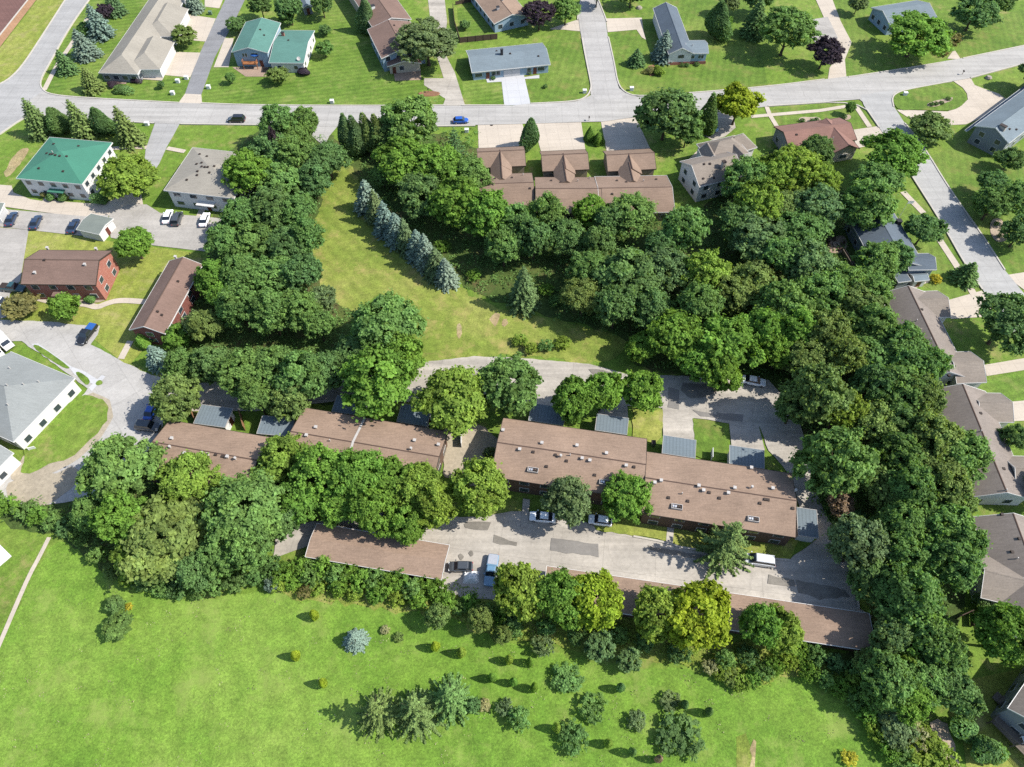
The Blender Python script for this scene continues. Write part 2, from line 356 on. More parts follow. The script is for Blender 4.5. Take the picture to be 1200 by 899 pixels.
# ------------------------------------------------------------------ buildings
class Block:
    """one rectangular wing: A-B is one eave edge, C a point on the opposite eave (survey points at eave height h)"""
    def __init__(s, root, A, B, C, h, roof='gable', rise=1.6, wall='w_white', roofm='r_brown', over=0.45, z0=-0.1,
                 hips=(1, 1), trim='trim', cap='same', world=False, nowall=False):
        if world: a, b, c = Vector(A), Vector(B), Vector(C)
        else: a, b, c = G(*A, h), G(*B, h), G(*C, h)
        s.root, s.h, s.rise, s.type, s.over, s.hips = root, h, rise, roof, over, hips
        s.a = Vector((a.x, a.y, 0)); d = b-a; d.z = 0; s.L = d.length; s.u = d.normalized()
        n = Vector((-s.u.y, s.u.x, 0)); t = (c-a).dot(n)
        if t < 0: n = -n; t = -t
        s.n, s.D = n, t
        L, D, P = s.L, s.D, s.P
        o = over
        # ---- roof
        if roof == 'gable':
            per = [(0, 0), (L, 0), (L, D/2), (L, D), (0, D), (0, D/2)]; faces = [(0, 1, 2, 5), (5, 2, 3, 4)]; ridge = (2, 5)
        elif roof == 'gableX':
            per = [(0, 0), (L/2, 0), (L, 0), (L, D), (L/2, D), (0, D)]; faces = [(0, 1, 4, 5), (1, 2, 3, 4)]; ridge = (1, 4)
        elif roof == 'hip':
            per = [(0, 0), (L, 0), (L, D), (0, D)]; k = min(L, D)/2
            if L >= D:
                e0 = k if hips[0] else 0.0; e1 = k if hips[1] else 0.0
                inner = [(e0, D/2), (L-e1, D/2)]
                faces = [(0, 1, 5, 4), (1, 2, 5), (2, 3, 4, 5), (3, 0, 4)]
            else:
                e0 = k if hips[0] else 0.0; e1 = k if hips[1] else 0.0
                inner = [(L/2, e0), (L/2, D-e1)]
                faces = [(0, 1, 4), (1, 2, 5, 4), (2, 3, 5), (3, 0, 4, 5)]
            per = per+inner; ridge = (4, 5)
        else:
            per = [(0, 0), (L, 0), (L, D), (0, D)]; faces = [(0, 1, 2, 3)]; ridge = None
        pts = [P(x, y, s.zl(x, y)) for x, y in per]; n_ = len(pts)
        loop = list(range(n_)) if roof != 'hip' else [0, 1, 2, 3]
        th = 0.2
        low = [Vector((pts[i].x, pts[i].y, pts[i].z-th)) for i in loop]
        vs = pts+low; m = len(loop)
        flip = (s.u.cross(s.n)).z < 0
        fs = [f for f in faces]+[(loop[i], n_+i, n_+(i+1) % m, loop[(i+1) % m]) for i in range(m)]
        if roof in ('gable', 'gableX'):
            fs += [tuple(reversed([n_+i for i in f])) for f in faces]
        else: fs += [tuple(n_+i for i in reversed(range(m)))]
        if flip: fs = [tuple(reversed(f)) for f in fs]
        s.roof = mesh('roof', vs, fs, roofm, root)
        if trim:
            ex = 0.07; q = []
            for i in loop:
                x, y = per[i]
                x2 = x-ex if x < 1e-6 else (x+ex if x > L-1e-6 else x); y2 = y-ex if y < 1e-6 else (y+ex if y > D-1e-6 else y)
                z = s.zl(x, y); q.append((P(x, y, z+0.03), P(x2, y2, z+0.035), P(x2, y2, z-0.24)))
            vs = [p for t3 in q for p in t3]; fs = []
            for i in range(m):
                j = (i+1) % m
                fs += [(3*i, 3*i+1, 3*j+1, 3*j), (3*i+1, 3*i+2, 3*j+2, 3*j+1)]
            mesh('gutter', vs, fs, trim, s.roof)
        if cap == 'same': cap = {'r_brown': 'r_dark', 'r_brown2': 'r_dark', 'r_town': 'r_dark'}.get(roofm, roofm)
        if cap and ridge and (pts[ridge[0]]-pts[ridge[1]]).length > 0.8:
            p0, p1 = pts[ridge[0]], pts[ridge[1]]; e = (p1-p0).normalized(); sd_ = Vector((-e.y, e.x, 0))*0.16; up = Vector((0, 0, 0.05))
            mesh('ridge_cap', [p0+sd_-up, p0+up, p0-sd_-up, p1+sd_-up, p1+up, p1-sd_-up],
                 [(0, 1, 4, 3), (1, 2, 5, 4)], cap, s.roof)
        # ---- walls
        if not nowall:
            if roof == 'gable': wp = [(o, o), (L-o, o), (L-o, D/2), (L-o, D-o), (o, D-o), (o, D/2)]
            elif roof == 'gableX': wp = [(o, o), (L/2, o), (L-o, o), (L-o, D-o), (L/2, D-o), (o, D-o)]
            else: wp = [(o, o), (L-o, o), (L-o, D-o), (o, D-o)]
            k = len(wp)
            vs = [P(x, y, z0) for x, y in wp]+[P(x, y, s.zl(x, y)-0.22) for x, y in wp]
            fs = [(i, (i+1) % k, k+(i+1) % k, k+i) for i in range(k)]
            if flip: fs = [tuple(reversed(f)) for f in fs]
            s.wall = mesh('wall', vs, fs, wall, root)
    def P(s, x, y, z): p = s.a+s.u*x+s.n*y; return Vector((p.x, p.y, z))
    def zl(s, x, y):
        L, D = s.L, s.D
        if s.type == 'gable': return s.h+s.rise*(1-abs(2*y/D-1))
        if s.type == 'gableX': return s.h+s.rise*(1-abs(2*x/L-1))
        if s.type == 'hip':
            k = min(L, D)/2; f = [1.0]
            if L >= D: f += [y/k, (D-y)/k]+([x/k] if s.hips[0] else [])+([(L-x)/k] if s.hips[1] else [])
            else: f += [x/k, (L-x)/k]+([y/k] if s.hips[0] else [])+([(D-y)/k] if s.hips[1] else [])
            return s.h+s.rise*max(0, min(f))
        if s.type == 'shed': return s.h+s.rise*y/D
        return s.h
    def zw(s, p):
        d = p-s.a; return s.zl(min(max(d.dot(s.u), 0), s.L), min(max(d.dot(s.n), 0), s.D))
    def on(s, x, y):
        z = s.h
        for _ in range(6): p = G(x, y, z); z = s.zw(p)
        return G(x, y, z)
    def vent(s, x, y, kind='pipe', world=None):
        p = world if world else s.on(x, y); m = MB()
        if kind == 'pipe': m.tube(p-Vector((0, 0, .2)), p+Vector((0, 0, .6)), .1, .1, 8); return m.build('roof_vent', 'vent_w', s.roof)
        if kind == 'cap':
            m.tube(p-Vector((0, 0, .2)), p+Vector((0, 0, .6)), .12, .12, 8); m.tube(p+Vector((0, 0, .6)), p+Vector((0, 0, .78)), .27, .22, 10)
            return m.build('roof_vent', 'vent_w', s.roof)
        if kind == 'box':
            m.box(-.2, .2, -.2, .2, -.2, .42, lambda a, b, c: p+s.u*a+s.n*b+Vector((0, 0, c)))
            m.box(-.28, .28, -.28, .28, .42, .52, lambda a, b, c: p+s.u*a+s.n*b+Vector((0, 0, c)))
            return m.build('roof_vent', 'vent_w', s.roof)
        if kind == 'dark':
            m.box(-.24, .24, -.24, .24, -.2, .2, lambda a, b, c: p+s.u*a+s.n*b+Vector((0, 0, c)))
            return m.build('roof_vent', 'vent_d', s.roof)
        if kind == 'dish':
            m.tube(p-Vector((0, 0, .2)), p+Vector((0, 0, .5)), .05, .05, 6)
            c = p+Vector((0, 0, .6)); ax = Vector((.1, -.75, .65)).normalized(); a = ax.orthogonal().normalized(); b = ax.cross(a)
            vs = [c-ax*.12]+[c+(a*math.cos(t)+b*math.sin(t))*.55 for t in [k*math.pi/6 for k in range(12)]]
            m.add(vs, [(0, 1+k, 1+(k+1) % 12) for k in range(12)])
            return m.build('satellite_dish', 'vent_w', s.roof)
    def chimney(s, x, y, w=1.0, d=0.7, hh=1.3, mat='chimney'):
        p = s.on(x, y); m = MB(); f = lambda a, b, c: p+s.u*a+s.n*b+Vector((0, 0, c))
        m.box(-w/2, w/2, -d/2, d/2, -.8, hh, f); o = m.build('chimney', mat, s.roof)
        MB().box(-w/2-.08, w/2+.08, -d/2-.08, d/2+.08, hh, hh+.12, f).build('chimney_cap', 'vent_d' if mat == 'chimney' else 'chimney_d', s.roof)
        return o
    def frame(s, side):
        L, D, o = s.L, s.D, s.over
        if side == 0: return s.P(o, o, 0), s.u, -s.n, L-2*o
        if side == 2: return s.P(L-o, D-o, 0), -s.u, s.n, L-2*o
        if side == 1: return s.P(L-o, o, 0), s.n, s.u, D-2*o
        return s.P(o, D-o, 0), -s.n, -s.u, D-2*o
    def panel(s, side, f, z, w, h, name, mat, out=.06, parent=None):
        c, e, nn, W = s.frame(side); c = c+e*(W*f); m = MB()
        m.box(-w/2, w/2, -.05, out, z-h/2, z+h/2, lambda a, b, q: Vector((0, 0, q))+c+e*a+nn*b)
        return m.build(name, mat, parent or s.root)
    def window(s, side, f, z, w=1.2, h=1.2):
        fr = s.panel(side, f, z, w+.16, h+.16, 'window', 'trim', .05)
        s.panel(side, f, z, w, h, 'pane', 'glass', .075, fr)
    def garage(s, side, f, w=4.8, h=2.2): s.panel(side, f, h/2, w, h, 'garage_door', 'garage', .06)
    def door(s, side, f, mat='door'): s.panel(side, f, 1.02, 1.0, 2.04, 'door', mat, .06)
    def auto(s, rows=(1.5,), step=3.4, w=1.3, h=1.2, skip=()):
        for side in range(4):
            if side in skip: continue
            c, e, nn, W = s.frame(side); mid = c+e*(W/2)
            if nn.dot((Vector((0, 0, 60))-mid).normalized()) < 0.12 or W < 2.5: continue
            k = max(1, int(W/step))
            for i in range(k):
                for z in rows: s.window(side, (i+.5)/k, z, w, h)
def house(name, label, cat, at, group=None, h=0):
    o = thing(name, label, cat, G(*at), 0, group); return o
def fixroots():
    """parts are modelled in world space: hang them on their Empty without moving them"""
    bpy.context.view_layer.update()
    for o in list(scene.objects):
        if o.parent and o.parent.type == 'EMPTY' and o.parent.parent is None and o.get('keep') is None:
            o.matrix_parent_inverse = o.parent.matrix_world.inverted()
# ------------------------------------------------------------------ the buildings, one by one
# west side -----------------------------------------------------------
o = house('apartment_building', 'two storey white apartment block with bright green metal hip roof', 'building', (75, 215))
b = Block(o, (19, 209), (96, 216), (48, 160), 5.6, 'hip', 2.6, 'w_white', 'r_green', 0.5, cap='r_green')
b.auto((1.5, 4.1), 3.0, 1.3, 1.1)
for q in [(55, 180), (59, 181), (62, 181), (65, 182), (70, 183), (78, 183.5)]: b.vent(*q, 'dark')
for q in [(63, 169), (92, 171.5), (45.5, 197.5), (74, 201)]: b.vent(*q, 'dark')
b.vent(62, 179, 'pipe')
m = MB(); c, e, nn, W = b.frame(0); c = c+e*W*.52
m.box(-2, 2, 0, 1.3, 2.7, 2.9, lambda a, q, z: c+e*a+nn*q+Vector((0, 0, z))); m.build('entrance_canopy', 'r_green', o)
b.door(0, .52)
o = house('apartment_building', 'square white apartment block with pale grey hip roof shaded by belt trees', 'building', (240, 235))
b = Block(o, (192, 223), (274, 232.5), (217, 172), 5.4, 'hip', 2.0, 'w_white', 'r_grey', 0.5, cap='r_grey')
b.auto((1.5, 4.0), 3.6, 1.7, 1.0, (3,))
for q in [(234, 181), (242.5, 183.5), (230.5, 192.5), (236.5, 191), (236.5, 195.5), (240, 196), (243.5, 196), (251, 195), (231.5, 201), (231, 205.5), (245.5, 202.5), (219, 211)]: b.vent(*q, 'dark')
c, e, nn, W = b.frame(0); c = c+e*W*.55; m = MB()
m.box(-2.2, 2.2, 0, 1.5, 2.6, 2.8, lambda a, q, z: c+e*a+nn*q+Vector((0, 0, z))); m.build('entrance_canopy', 'trim', o); b.door(0, .55)
o = house('apartment_building', 'red brick apartment block with brown gable roof beside the left parking lot', 'building', (80, 330))
b = Block(o, (24.5, 333), (112, 334), (132, 294), 5.3, 'gable', 2.3, 'w_brick', 'r_brown2', 0.35, trim='darktrim')
b.auto((1.4, 4.0), 3.8, 1.4, 1.2)
for q in [(56, 291.5), (113, 292.5)]: b.vent(*q, 'box')
for q in [(41.5, 320.5), (100, 311)]: b.vent(*q, 'box')
b.vent(52, 305, 'dark')
c, e, nn, W = b.frame(0); c = c+e*W*.43; m = MB()
m.box(-1.3, 1.3, -.05, 1.6, 2.6, 2.9, lambda a, q, z: c+e*a+nn*q+Vector((0, 0, z))); m.build('porch_roof', 'r_brown2', o); b.door(0, .43)
b2 = Block(o, (65, 328), (24.5, 333), (60, 312), 5.25, 'flat', 0, 'w_brick2', 'r_brown2', 0.2, trim=None) if False else None
o = house('apartment_building', 'long narrow brick block with dark brown gable roof in front of trees', 'building', (190, 370))
b = Block(o, (151.5, 386.5), (198.5, 306), (195, 388), 4.6, 'gable', 1.8, 'w_brick2', 'r_brown2', 0.35)
b.auto((1.4, 3.4), 4.0, 1.5, 1.1)
for q in [(184.5, 365.5), (189.5, 369.5), (208.5, 330)]: b.vent(*q, 'dark')
b.door(3, .5); b.vent(206, 302, 'box')
o = house('garage', 'small detached garage with grey green roof between the two lots', 'garage', (107, 275), 'detached garages of the lots')
b = Block(o, (89.5, 269), (116, 275), (100, 249), 2.6, 'gable', 0.5, 'w_white', 'r_garage', 0.3, trim='trim', cap=None)
b.garage(3, .5, 4, 2.1); b.door(1, .5)
o = house('garage', 'white walled grey roofed garage cut by the photo edge beside the dark cars', 'garage', (0, 246), 'detached garages of the lots')
b = Block(o, (-2, 253.5), (5, 238), (-30, 250), 2.6, 'gable', 0.5, 'w_white', 'r_garage', 0.3, cap=None); b.garage(0, .5, 3.5, 2.1)
# large grey roofed care home at the left edge
o = house('care_home', 'large white walled hall with broad grey hip roof by the turning circle', 'building', (60, 490))
b = Block(o, (87.5, 443.5), (15.5, 518), (26, 400), 3.9, 'hip', 3.2, 'w_white', 'r_greyb', 0.35, hips=(1, 0), cap='r_greyb')
for q in [(12, 432), (10, 475), (9, 452), (28, 451), (46, 448)]: b.vent(*q, 'pipe')
b.auto((1.5,), 3.2, 1.3, 1.3)
b3 = Block(o, (15.5, 531), (-24, 571), (-20, 495), 3.9, 'gable', 2.4, 'w_white', 'r_greyb', 0.35, cap='r_greyb'); b3.auto((1.5,), 3.6)
# top left -------------------------------------------------------------
o = house('villa_row', 'grey hip roofed villas with white garage fronts beside the tarmac lane', 'building', (160, 60))
b = Block(o, (115.5, 85.5), (161, 87), (166, -8), 2.9, 'hip', 2.4, 'w_grey', 'r_grey', 0.4, hips=(1, 0), cap='r_grey')
b.auto((1.4,), 2.6, 1.5, 1.2)
for A, B, C, q1, q2 in [((187.5, 81.5), (204, 49.5), (146, 79), (154, 54), (157, 66)), ((203.5, 43), (220.7, 10.5), (160, 42), (172.5, 14), (175, 25.5))]:
    k = Block(o, A, B, C, 2.93, 'hip', 2.0, 'w_white', 'r_grey', 0.4, hips=(1, 0), cap='r_grey')
    k.garage(0, .5, 5.5, 2.2)
    k.vent(*q1, 'dark'); k.vent(*q2, 'dark')
    for sd_ in (1, 3): k.window(sd_, .25, 1.4, 1.3, 1.2)
o = house('split_level_house', 'teal roofed pale blue house with a stepped second gable wing', 'house', (315, 75))
b = Block(o, (271, 61), (313.7, 62), (284, 26), 4.6, 'gableX', 1.5, 'w_blue', 'r_teal', 0.35)  # bluish shade of the front is painted in as wall colour
for q in [(305, 35), (309.5, 41.5)]: b.vent(*q, 'dark')
b.window(0, .28, 3.6, .5, 1.0); b.window(0, .36, 3.6, .5, 1.0); b.door(0, .75); b.window(0, .62, 3.6, 1.8, 1.3); b.garage(3, .4, 4.8)
b = Block(o, (315, 73.6), (356, 74), (326, 35.5), 3.2, 'gable', 1.4, 'w_white', 'r_teal', 0.35)
b.chimney(332, 42, .8, .6, 1.0, 'w_brick'); b.vent(338, 47.5, 'dark'); b.vent(350.5, 71, 'dish'); b.auto((1.6,), 3.4, 1.0, 1.0)
m = MB(); d = Block.__new__(Block)
c = G(305, 76); f = lambda a, q, z: c+Vector((a, q, z))
m.box(-4.2, 0, -2.6, 1.4, 1.55, 1.75, f)
for x in (-4.1, -.1):
    for y in (-2.5, 1.2): m.box(x-.08, x+.08, y-.08, y+.08, 0, 2.6, f)
for z in (2.1, 2.55): m.box(-4.2, 0, -2.62, -2.54, z-.06, z+.06, f); m.box(-.06, .02, -2.6, 1.4, z-.06, z+.06, f); m.box(-4.22, -4.14, -2.6, 1.4, z-.06, z+.06, f)
m.build('deck', 'orange', o)
o = house('duplex_house', 'brown shingled duplex half hidden by the large grey green tree', 'house', (470, 90))
b = Block(o, (437, 33), (482, 22.5), (420, -40), 4.6, 'gableX', 1.8, 'w_cream', 'r_brown2', 0.4); b.chimney(437, 10, 1.2, 1.0, .9, 'white')
b = Block(o, (447, 68.5), (499, 58), (439, 33), 4.4, 'gableX', 1.7, 'w_blue', 'r_brown2', 0.4)
b.auto((1.5, 3.6), 3.0)
for q in [(462, 30), (464, 47)]: b.vent(*q, 'dark')
b = Block(o, (454, 78), (494, 74), (452, 65), 2.7, 'gableX', 1.2, 'w_cream', 'r_brown2', 0.5); b.window(0, .4, 1.5, 1.2, 1.2); b.door(0, .15)
# terrace in front of it is laid with the paths
o = house('gable_house', 'blue walled house with brown gable roof behind the purple maple', 'house', (605, 30))
b = Block(o, (579, 28), (621, 18.5), (558, -30), 3.1, 'gableX', 1.7, 'w_blue', 'r_brown', 0.4)
b.auto((1.6,), 3.2); b.chimney(583.5, 11, .8, .8, .8, 'metal'); b.vent(589, 1, 'box')
o = house('ranch_house', 'low blue grey ranch house with two white garage doors facing the street', 'house', (600, 90))
b = Block(o, (553, 85), (645, 75.5), (548.7, 59), 2.8, 'gable', 1.5, 'w_blue', 'r_bluegrey', 0.45)  # blue shade under the eaves is put into the siding colour
b.garage(0, .46, 2.6, 2.1); b.garage(0, .56, 2.6, 2.1)
for f_ in (.07, .9): b.window(0, f_, 1.5, 2.0, 1.0)
for f_ in (.27, .33, .74): b.window(0, f_, 1.5, 1.1, 1.2)
b.door(0, .19); b.door(0, .82); b.chimney(588, 64, .7, .6, 1.5, 'chimney_d')
for q in [(598, 63), (582, 60), (631, 66)]: b.vent(*q, 'dark')
o = house('corner_house', 'white fronted house with pale blue grey roof and side wing on street corner', 'house', (805, 77))
b = Block(o, (783.5, 63.5), (813, 62.5), (762, 10), 3.7, 'gableX', 1.8, 'w_white', 'r_slate', 0.4)
for f_ in (.46, .54, .62): b.window(0, f_, 2.6, .7, .9)
b.garage(3, .75, 4.8); b.panel(0, .5, .45, 6.4, .9, 'brick_base', 'w_brick', .05)
b = Block(o, (805, 62.6), (830.5, 62.4), (806, 47.5), 3.6, 'gable', 1.1, 'w_blue', 'r_bluegrey', 0.4, cap=None)  # white wing front, its blue shade painted into the wall colour
b.window(0, .3, 2.3, .9, .9); b.window(0, .65, 2.3, .7, .9); b.window(0, .8, 2.3, .7, .9); b.vent(811.5, 54, 'pipe'); b.panel(0, .55, .45, 5.6, .9, 'brick_base', 'w_brick', .05)
# townhouses -----------------------------------------------------------
o = house('townhouse_row', 'row of three joined taupe townhouses with garage wings towards the street', 'building', (670, 230))
for i, (A, B, C) in enumerate([((550, 243), (627, 240.5), (551, 205)), ((628, 250), (706, 250), (631, 207.8)), ((703, 250), (791, 248.5), (706, 207))]):
    b = Block(o, A, B, C, 3.0+.02*i, 'gable', 2.0, 'w_tan', 'r_town', 0.35, trim='trim' if i == 2 else 'darktrim'); b.auto((1.4,), 4.0)
    for q in [[(580, 209.5), (600, 208.5), (567.5, 208.5), (613, 205.5), (621, 221)], [(657, 213.8), (677, 212.7), (646, 212), (640, 227.5), (691, 209.5)],
              [(734, 213.5), (754, 212.5), (723, 212), (769, 210.5), (717.5, 227.5)]][i]: b.vent(*q, random.choice(['dark', 'dark', 'pipe']))
for A, B, C, mid in [((560.5, 197), (616.3, 194.3), (560, 174), (588, 218)), ((636, 201), (690.5, 198.5), (634.5, 177.5), (665, 221)), ((712.5, 201), (769, 198), (711, 177), (742, 220.5))]:
    b = Block(o, A, B, C, 2.95, 'gable', 1.9, 'w_tan', 'r_town', 0.35, trim='darktrim'); b.garage(2, .28, 4.6); b.garage(2, .72, 4.6)
    x0, x1 = A[0]*.74+B[0]*.26, A[0]*.29+B[0]*.71
    Block(o, (x0, A[1]+4), (x1, A[1]+3), (x0, A[1]-14), 2.97, 'gableX', 1.85, 'w_tan', 'r_town', 0.05, trim=None, nowall=True)
    Block(o, (x0+1, mid[1]-2), (x1+1, mid[1]-3), (x0, A[1]-4), 2.96, 'gableX', 1.8, 'w_tan', 'r_town', 0.05, trim=None)
o = house('gabled_house', 'two storey taupe house with many gables, dormers and a pale chimney', 'house', (850, 215))
b = Block(o, (819.5, 219), (872, 206), (811, 186), 5.2, 'gable', 2.6, 'w_white', 'r_tan', 0.4, trim='trim')
b.auto((1.5, 4.0), 3.2); b.chimney(846.5, 197, .8, .9, 1.9)
for q in [(824, 209.5), (836.5, 208.5), (851, 207.5)]: b.vent(*q, 'dark')
for q in [(841.5, 178), (846, 178), (825, 192.5), (832, 192)]: b.vent(*q, 'dark')
b = Block(o, (833, 190), (878, 179.5), (836, 164.5), 4.9, 'hip', 2.5, 'w_white', 'r_tan', 0.4, cap='r_tan'); b.vent(851, 173.5, 'dark')
b = Block(o, (838, 166), (871, 156.5), (842, 186), 3.8, 'hip', 2.6, 'w_white', 'r_tan', 0.4, cap='r_tan')
b = Block(o, (826, 190), (843, 188), (823, 175), 4.95, 'gableX', 1.9, 'w_white', 'r_tan', 0.3)
b = Block(o, (864, 190), (877, 186), (858, 172), 5.0, 'gableX', 1.6, 'w_white', 'r_tan', 0.3)
o = house('ranch_house', 'red brown roofed house with garage wing beside the east side street', 'house', (955, 175))
b = Block(o, (907, 148.5), (984, 138), (919, 175.6), 3.7, 'gable', 1.7, 'w_grey', 'r_red', 0.45, trim='darktrim')
b.auto((1.5,), 3.6); b.vent(933.5, 158, 'dark'); b.vent(958.5, 162, 'pipe')
b = Block(o, (977, 179.5), (1007.5, 174), (960.5, 146), 3.5, 'gableX', 1.7, 'w_cream', 'r_red', 0.45, trim='darktrim')
b.window(0, .5, 1.5, 2, 1.2); b.garage(1, .5, 4.8); b.vent(976, 163, 'pipe')
o = house('bungalow', 'pale blue house with silvery grey roof behind the large roadside tree', 'house', (1060, 30))
b = Block(o, (1043, 29), (1098, 20), (1033, 7), 3.6, 'gable', 1.7, 'w_blue', 'r_bluegrey', 0.4); b.auto((1.6,), 3.0)
o = house('gable_house', 'grey gabled house with blue grey roof above the curved driveway', 'house', (1180, 180))
b = Block(o, (1142, 147.5), (1241, 75), (1177, 172), 5.0, 'gable', 2.0, 'w_grey', 'r_bluegrey', 0.4)
b.chimney(1174, 151, .9, 1.6, .9, 'chimney'); b.auto((1.5, 3.7), 4.2); b.vent(1183, 151.5, 'dark'); b.vent(1191, 152, 'dark')
Block(o, (1131, 152.5), (1239, 72), (1141, 148), 2.9, 'flat', 0, 'w_white', 'r_bluegrey', 0.9, trim='trim', nowall=True)
o = house('split_level_house', 'slate roofed house with front wing beside the sidewalk, shaded by trees', 'house', (1050, 300))
b = Block(o, (1047, 248.5), (1084, 312), (999, 263), 3.9, 'gable', 2.0, 'w_bluegrey', 'r_slate', 0.4); b.auto((1.5,), 3.4)
b.chimney(1052, 262, 1.0, 1.0, .9, 'chimney_d')
b = Block(o, (1065, 316.5), (1097.5, 316), (1060, 297.5), 3.8, 'gable', 1.3, 'w_bluegrey', 'r_slate', 0.4); b.auto((1.5,), 2.6)
b = Block(o, (1053, 331), (1068, 329), (1050, 318), 2.5, 'flat', 0, 'w_grey', 'r_slate', 0.2); 
o = house('garage', 'small flat bluish roofed porch building below the slate roofed house', 'garage', (1079, 327))
b = Block(o, (1072, 330), (1089, 328), (1070, 320), 2.4, 'gable', .5, 'w_white', 'r_bluegrey', 0.3, cap=None); b.door(0, .5)
# duplexes along the right edge
def duplex(label, at, A, B, C, wings, h=3.4):
    o = house('duplex_house', label, 'house', at, 'grey brown duplexes on the right')
    b = Block(o, A, B, C, h, 'gable', 2.4, 'w_white', 'r_taupe', 0.4, cap='r_dark'); b.auto((1.5,), 4.0)
    for wA, wB, wC in wings:
        k = Block(o, wA, wB, wC, h+.03, 'gableX', 1.9, 'w_white', 'r_tan', 0.35, cap='r_tan'); k.garage(0, .5, 4.8)
    return b
b = duplex('grey brown duplex with two garage wings, next to the slate roofed house', (1090, 395), (1086, 343), (1136, 443), (1037, 358),
       [((1098.5, 341), (1114, 371.5), (1066, 352)), ((1137, 412), (1156, 448), (1110, 427)), ((1057, 404), (1046, 384), (1080, 396))])
for q, k in [((1080, 363), 'dark'), ((1108, 418), 'dark'), ((1073.5, 376.5), 'pipe'), ((1082, 391), 'dark'), ((1089.5, 398.5), 'pipe'), ((1112, 440), 'dark')]: b.vent(*q, k)
b = duplex('grey brown duplex with one visible garage wing, middle one of the three', (1150, 530), (1155, 459), (1209, 585), (1092, 472),
       [((1172.5, 461), (1188, 495), (1140, 474)), ((1208, 535), (1226, 575), (1180, 548))])
for q, k in [((1149, 484.5), 'dark'), ((1148.5, 506), 'pipe'), ((1149.5, 519), 'dark'), ((1157, 527), 'pipe'), ((1176, 549.5), 'dark'), ((1178, 575), 'pipe')]: b.vent(*q, k)
b = duplex('grey brown duplex with a pale side gable, nearest of the three to the meadow', (1190, 660), (1139, 606), (1184, 742), (1212, 597),
       [((1144, 646.5), (1149.5, 700.5), (1188, 648))])
for q, k in [((1194.5, 631.5), 'dark'), ((1186, 647), 'dark'), ((1191, 655), 'pipe'), ((1174, 603), 'dark')]: b.vent(*q, k)
o = house('corner_house', 'two storey tan roofed house with rear deck in the lower corner', 'house', (1200, 850))
b = Block(o, (1181, 830), (1226, 764), (1238, 868), 5.8, 'gable', 2.2, 'w_grey', 'r_tan', 0.4); b.auto((1.5, 4.1), 3.0)
b.panel(3, .5, 1.0, 1, 2, 'door', 'door')
m = MB(); c = G(1190, 862); e1 = (G(1210, 875)-G(1185, 850)).normalized(); e2 = Vector((-e1.y, e1.x, 0)); f = lambda a, q, z: c+e1*a+e2*q+Vector((0, 0, z))
m.box(-3.6, 4.5, -2.2, 3.0, 1.35, 1.55, f)
for x in (-3.5, 0.4, 4.3):
    m.box(x-.08, x+.08, -2.15, -1.99, 0, 2.5, f)
for z in (1.85, 2.15, 2.45): m.box(-3.6, 4.5, -2.12, -2.04, z-.04, z+.04, f); m.box(-3.62, -3.54, -2.2, 1.4, z-.04, z+.04, f)
m.box(-5.4, -3.6, 1.4, 2.9, .6, .75, f); m.box(-4.6, -3.6, 1.4, 2.9, 1.0, 1.12, f)
m.build('deck', 'wood_grey', o)
# long apartment rows -------------------------------------------------
AB = 'long brown roofed apartment rows'
def row(label, at, A, B, C, h, vents, south):
    o = house('apartment_row', label, 'building', at, AB)
    b = Block(o, A, B, C, h, 'gable', 1.5, 'w_brown', 'r_brown', 0.35, trim='darktrim')
    b.auto((1.4, 4.0), 3.6, 1.6, 1.2)
    for x, y, k in vents: b.vent(x, y, k)
    for x, y in south:
        p = b.on(x, y); f = lambda a, q, z: p+b.u*a+b.n*q+Vector((0, 0, z)); m = MB()
        m.box(-.95, .95, -.46, -.38, .0, .4, f); m.box(-.95, .95, .38, .46, -.1, .4, f); m.box(-.95, -.87, -.38, .38, -.1, .4, f); m.box(.87, .95, -.38, .38, -.1, .4, f)
        m.box(-.9, .9, -.4, .4, -.3, .0, f); rc = m.build('roof_hatch', 'vent_w', b.roof)
        for k in (-.6, -.2, .2, .6): MB().box(k-.15, k+.15, -.2, .2, .0, .4, f).build('cooling_unit', 'vent_d' if k > 0 else 'metal', rc)
    return o, b
row('far left apartment row with dish and box vents, ending at the tarmac road', (240, 540), (199, 492.5), (318, 513), (175, 556), 4.4,
    [(202, 514.5, 'box'), (200, 525, 'cap'), (189.5, 525, 'pipe'), (217, 532, 'box'), (238, 532, 'cap'), (244, 533.5, 'box'), (253, 533, 'dark'), (261, 535, 'dark'), (267, 536, 'box'), (276.5, 538.5, 'cap'), (203, 545.5, 'dark'), (225.5, 549.5, 'dark'), (184, 522, 'dark')], [])
o, b = row('apartment row with a white firewall strip across its roof, front hidden by trees', (435, 520), (357, 478), (525, 506), (347, 548), 4.6,
    [(370.5, 501.5, 'box'), (359.5, 511, 'box'), (486, 517, 'box'), (514, 522, 'box'), (482, 527, 'cap'), (387, 517, 'pipe')], [])
t0 = (G(439.5, 491)-b.a).dot(b.u)-.6
m = MB()
for y0, y1 in ((0, b.D/2), (b.D/2, b.D)):
    m.add([b.P(t0, y0, b.zl(0, y0)+.06), b.P(t0+.45, y0, b.zl(0, y0)+.06), b.P(t0+.45, y1, b.zl(0, y1)+.06), b.P(t0, y1, b.zl(0, y1)+.06)], [(0, 1, 2, 3)])
m.build('firewall_strip', 'vent_w', b.roof)
